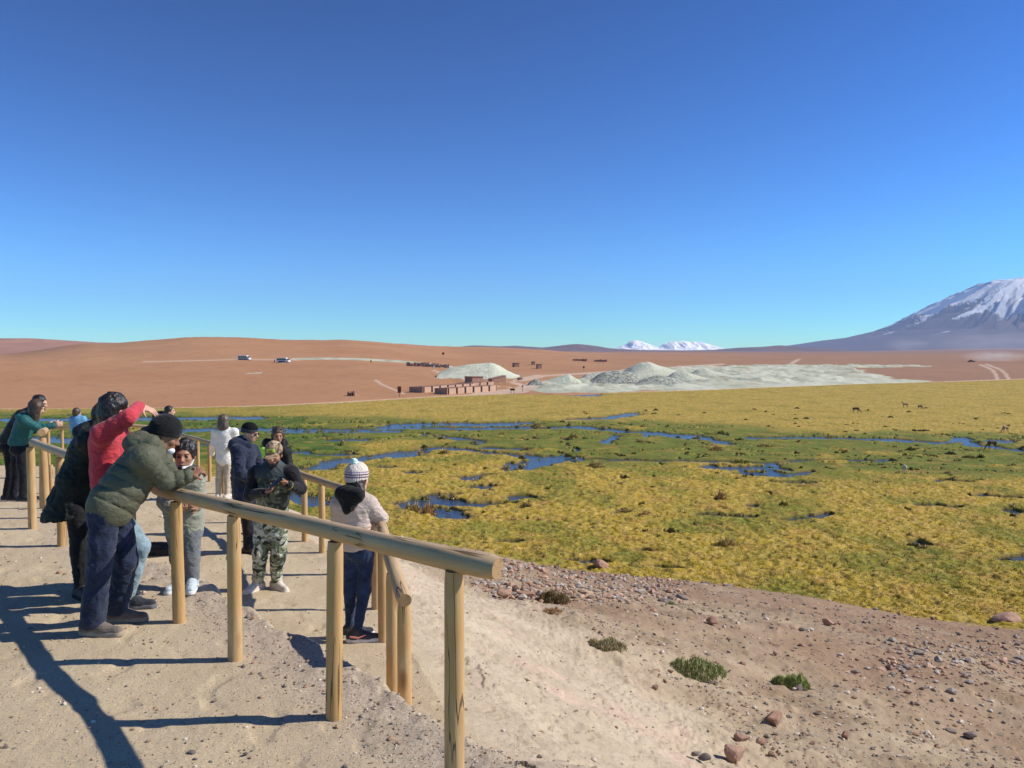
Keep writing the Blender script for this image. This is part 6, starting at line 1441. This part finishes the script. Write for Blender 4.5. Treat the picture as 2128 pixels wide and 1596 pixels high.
# tiny distant visitors and the grazing animals
def tiny(px, py, m1, m2, label, hgt=1.7):
    p = hit(px, py); k = hgt / 1.72; f = Field(.05)
    f.ell(np.array([0, 0, 1.6]) * k, (.10, .11, .12)); f.cone((0, 0, 1.35 * k), (0, 0, .9 * k), .19, .17, .06)
    for q in (-1, 1): f.cone((q * .09, 0, .9 * k), (q * .11, 0, .06), .10, .07, .04); f.cone((q * .19, 0, 1.38 * k), (q * .25, 0, .85 * k), .065, .05, .04); f.cone((q * .11, 0, .06), (q * .12, -.14, .05), .06, .045, .03)
    V, F = f.mesh(); me = rawmesh("person", V, F, [m1, m2, SK1], True, None, np.where(V[F].mean(1)[:, 2] < .9 * k, 1, np.where(V[F].mean(1)[:, 2] > 1.48 * k, 2, 0)))
    o = link("person", me); o.location = tuple(p); return tag(o, label, "person")
tiny(570.5, 754, REDS, BLK, "tiny distant person in dark red standing left of the right minibus")
tiny(771, 754, NAVY, BLK, "tiny distant person in dark clothes beside the white streak on the dune")
tiny(901, 768, WHT, CREAM, "tiny distant person in white among the rubble")
tiny(914, 766, KHAKI, BLK, "tiny distant person in brown at the right end of the rubble")
def animal(px, py, yaw, m, label, k=1.0, head='graze'):
    p = plane(px, py, ZW + .05); f = Field(.028)
    f.cone((-.38, 0, .86), (.30, 0, .88), .19, .20, .08, ((0, 1, 0), .85)); f.cone((.25, 0, .86), (.36, 0, .78), .19, .15, .05); f.ell((-.42, 0, .84), (.18, .16, .18), None, .05)
    for x, y in ((-.42, .10), (-.42, -.10), (.30, .09), (.30, -.09)):
        if x < 0: f.cone((x, y, .78), (x + .09, y, .60), .095, .065, .04); f.cone((x + .09, y, .60), (x - .07, y, .36), .055, .032, .02); f.cone((x - .07, y, .36), (x - .02, y, .03), .030, .024, .01); f.cone((x - .02, y, .03), (x + .03, y, .02), .028, .022, .01)
        else: f.cone((x, y, .76), (x + .01, y, .40), .070, .034, .03); f.cone((x + .01, y, .40), (x + .01, y, .03), .032, .024, .01); f.cone((x + .01, y, .03), (x + .06, y, .02), .028, .022, .01)
    if head == 'graze': a, b_, c_ = (.40, 0, .88), (.78, 0, .34), (.92, 0, .10)
    else: a, b_, c_ = (.38, 0, .95), (.62, 0, 1.40), (.82, 0, 1.42)
    f.cone(a, b_, .10, .062, .05); f.cone(b_, c_, .068, .040, .03)
    for q in (-1, 1): bb = np.array(b_); f.cone(bb + [-.02, q * .045, .04], bb + [-.09 if head == 'graze' else 0, q * .07, .12], .022, .008, .01)
    f.cone((-.56, 0, .92), (-.64, 0, .72), .05, .025, .03)
    V, F = f.mesh(); o = link("vicuna", rawmesh("vicuna", V * k, F, [m], True)); o.location = (p[0], p[1], ZW + .05); o.rotation_euler = (0, 0, yaw); return tag(o, label, "vicuna", "vicunas grazing in the marsh")
F1_ = simple("fawn_wool", (.46, .30, .18), (.36, .22, .13), 5, .95); F2_ = simple("dark_brown_wool", (.13, .085, .05), (.09, .06, .035), 5, .95); F3_ = simple("pale_wool", (.66, .60, .48), (.5, .42, .3), 5, .95)
animal(2089, 900, math.radians(200), F1_, "fawn vicuna grazing at the far right edge of the marsh", .82)
animal(2061, 935, math.radians(187), F2_, "dark brown vicuna grazing with its neck stretched to the left", .88)
animal(1880, 983, math.radians(78), F3_, "pale vicuna seen from behind standing in the green part of the marsh", .62)
animal(1779, 859, math.radians(350), F2_, "distant dark vicuna grazing in the yellow meadow", .9)
animal(1881, 848, math.radians(170), F1_, "distant vicuna with its head raised", .8, 'up')
animal(1912, 851, math.radians(10), F2_, "distant dark vicuna right of the one with raised head", .7)
# ---------------------------------------------------------------- the air
n = NT("air"); n.t.nodes.remove(n.b)
pv = n.n("ShaderNodeVolumePrincipled"); pv.inputs['Color'].default_value = (.42, .62, 1, 1); pv.inputs['Density'].default_value = 4.0e-5
pv.inputs['Anisotropy'].default_value = 0.0
n.l(pv.outputs[0], n.out.inputs['Volume'])
bm_ = MB(); bm_.box((0, 8000, 790), (46000, 24400, 1650)); hz = bm_.build("haze", n.m)
tag(hz, "thin bluish air that fades the far hills", "haze", kind='stuff')
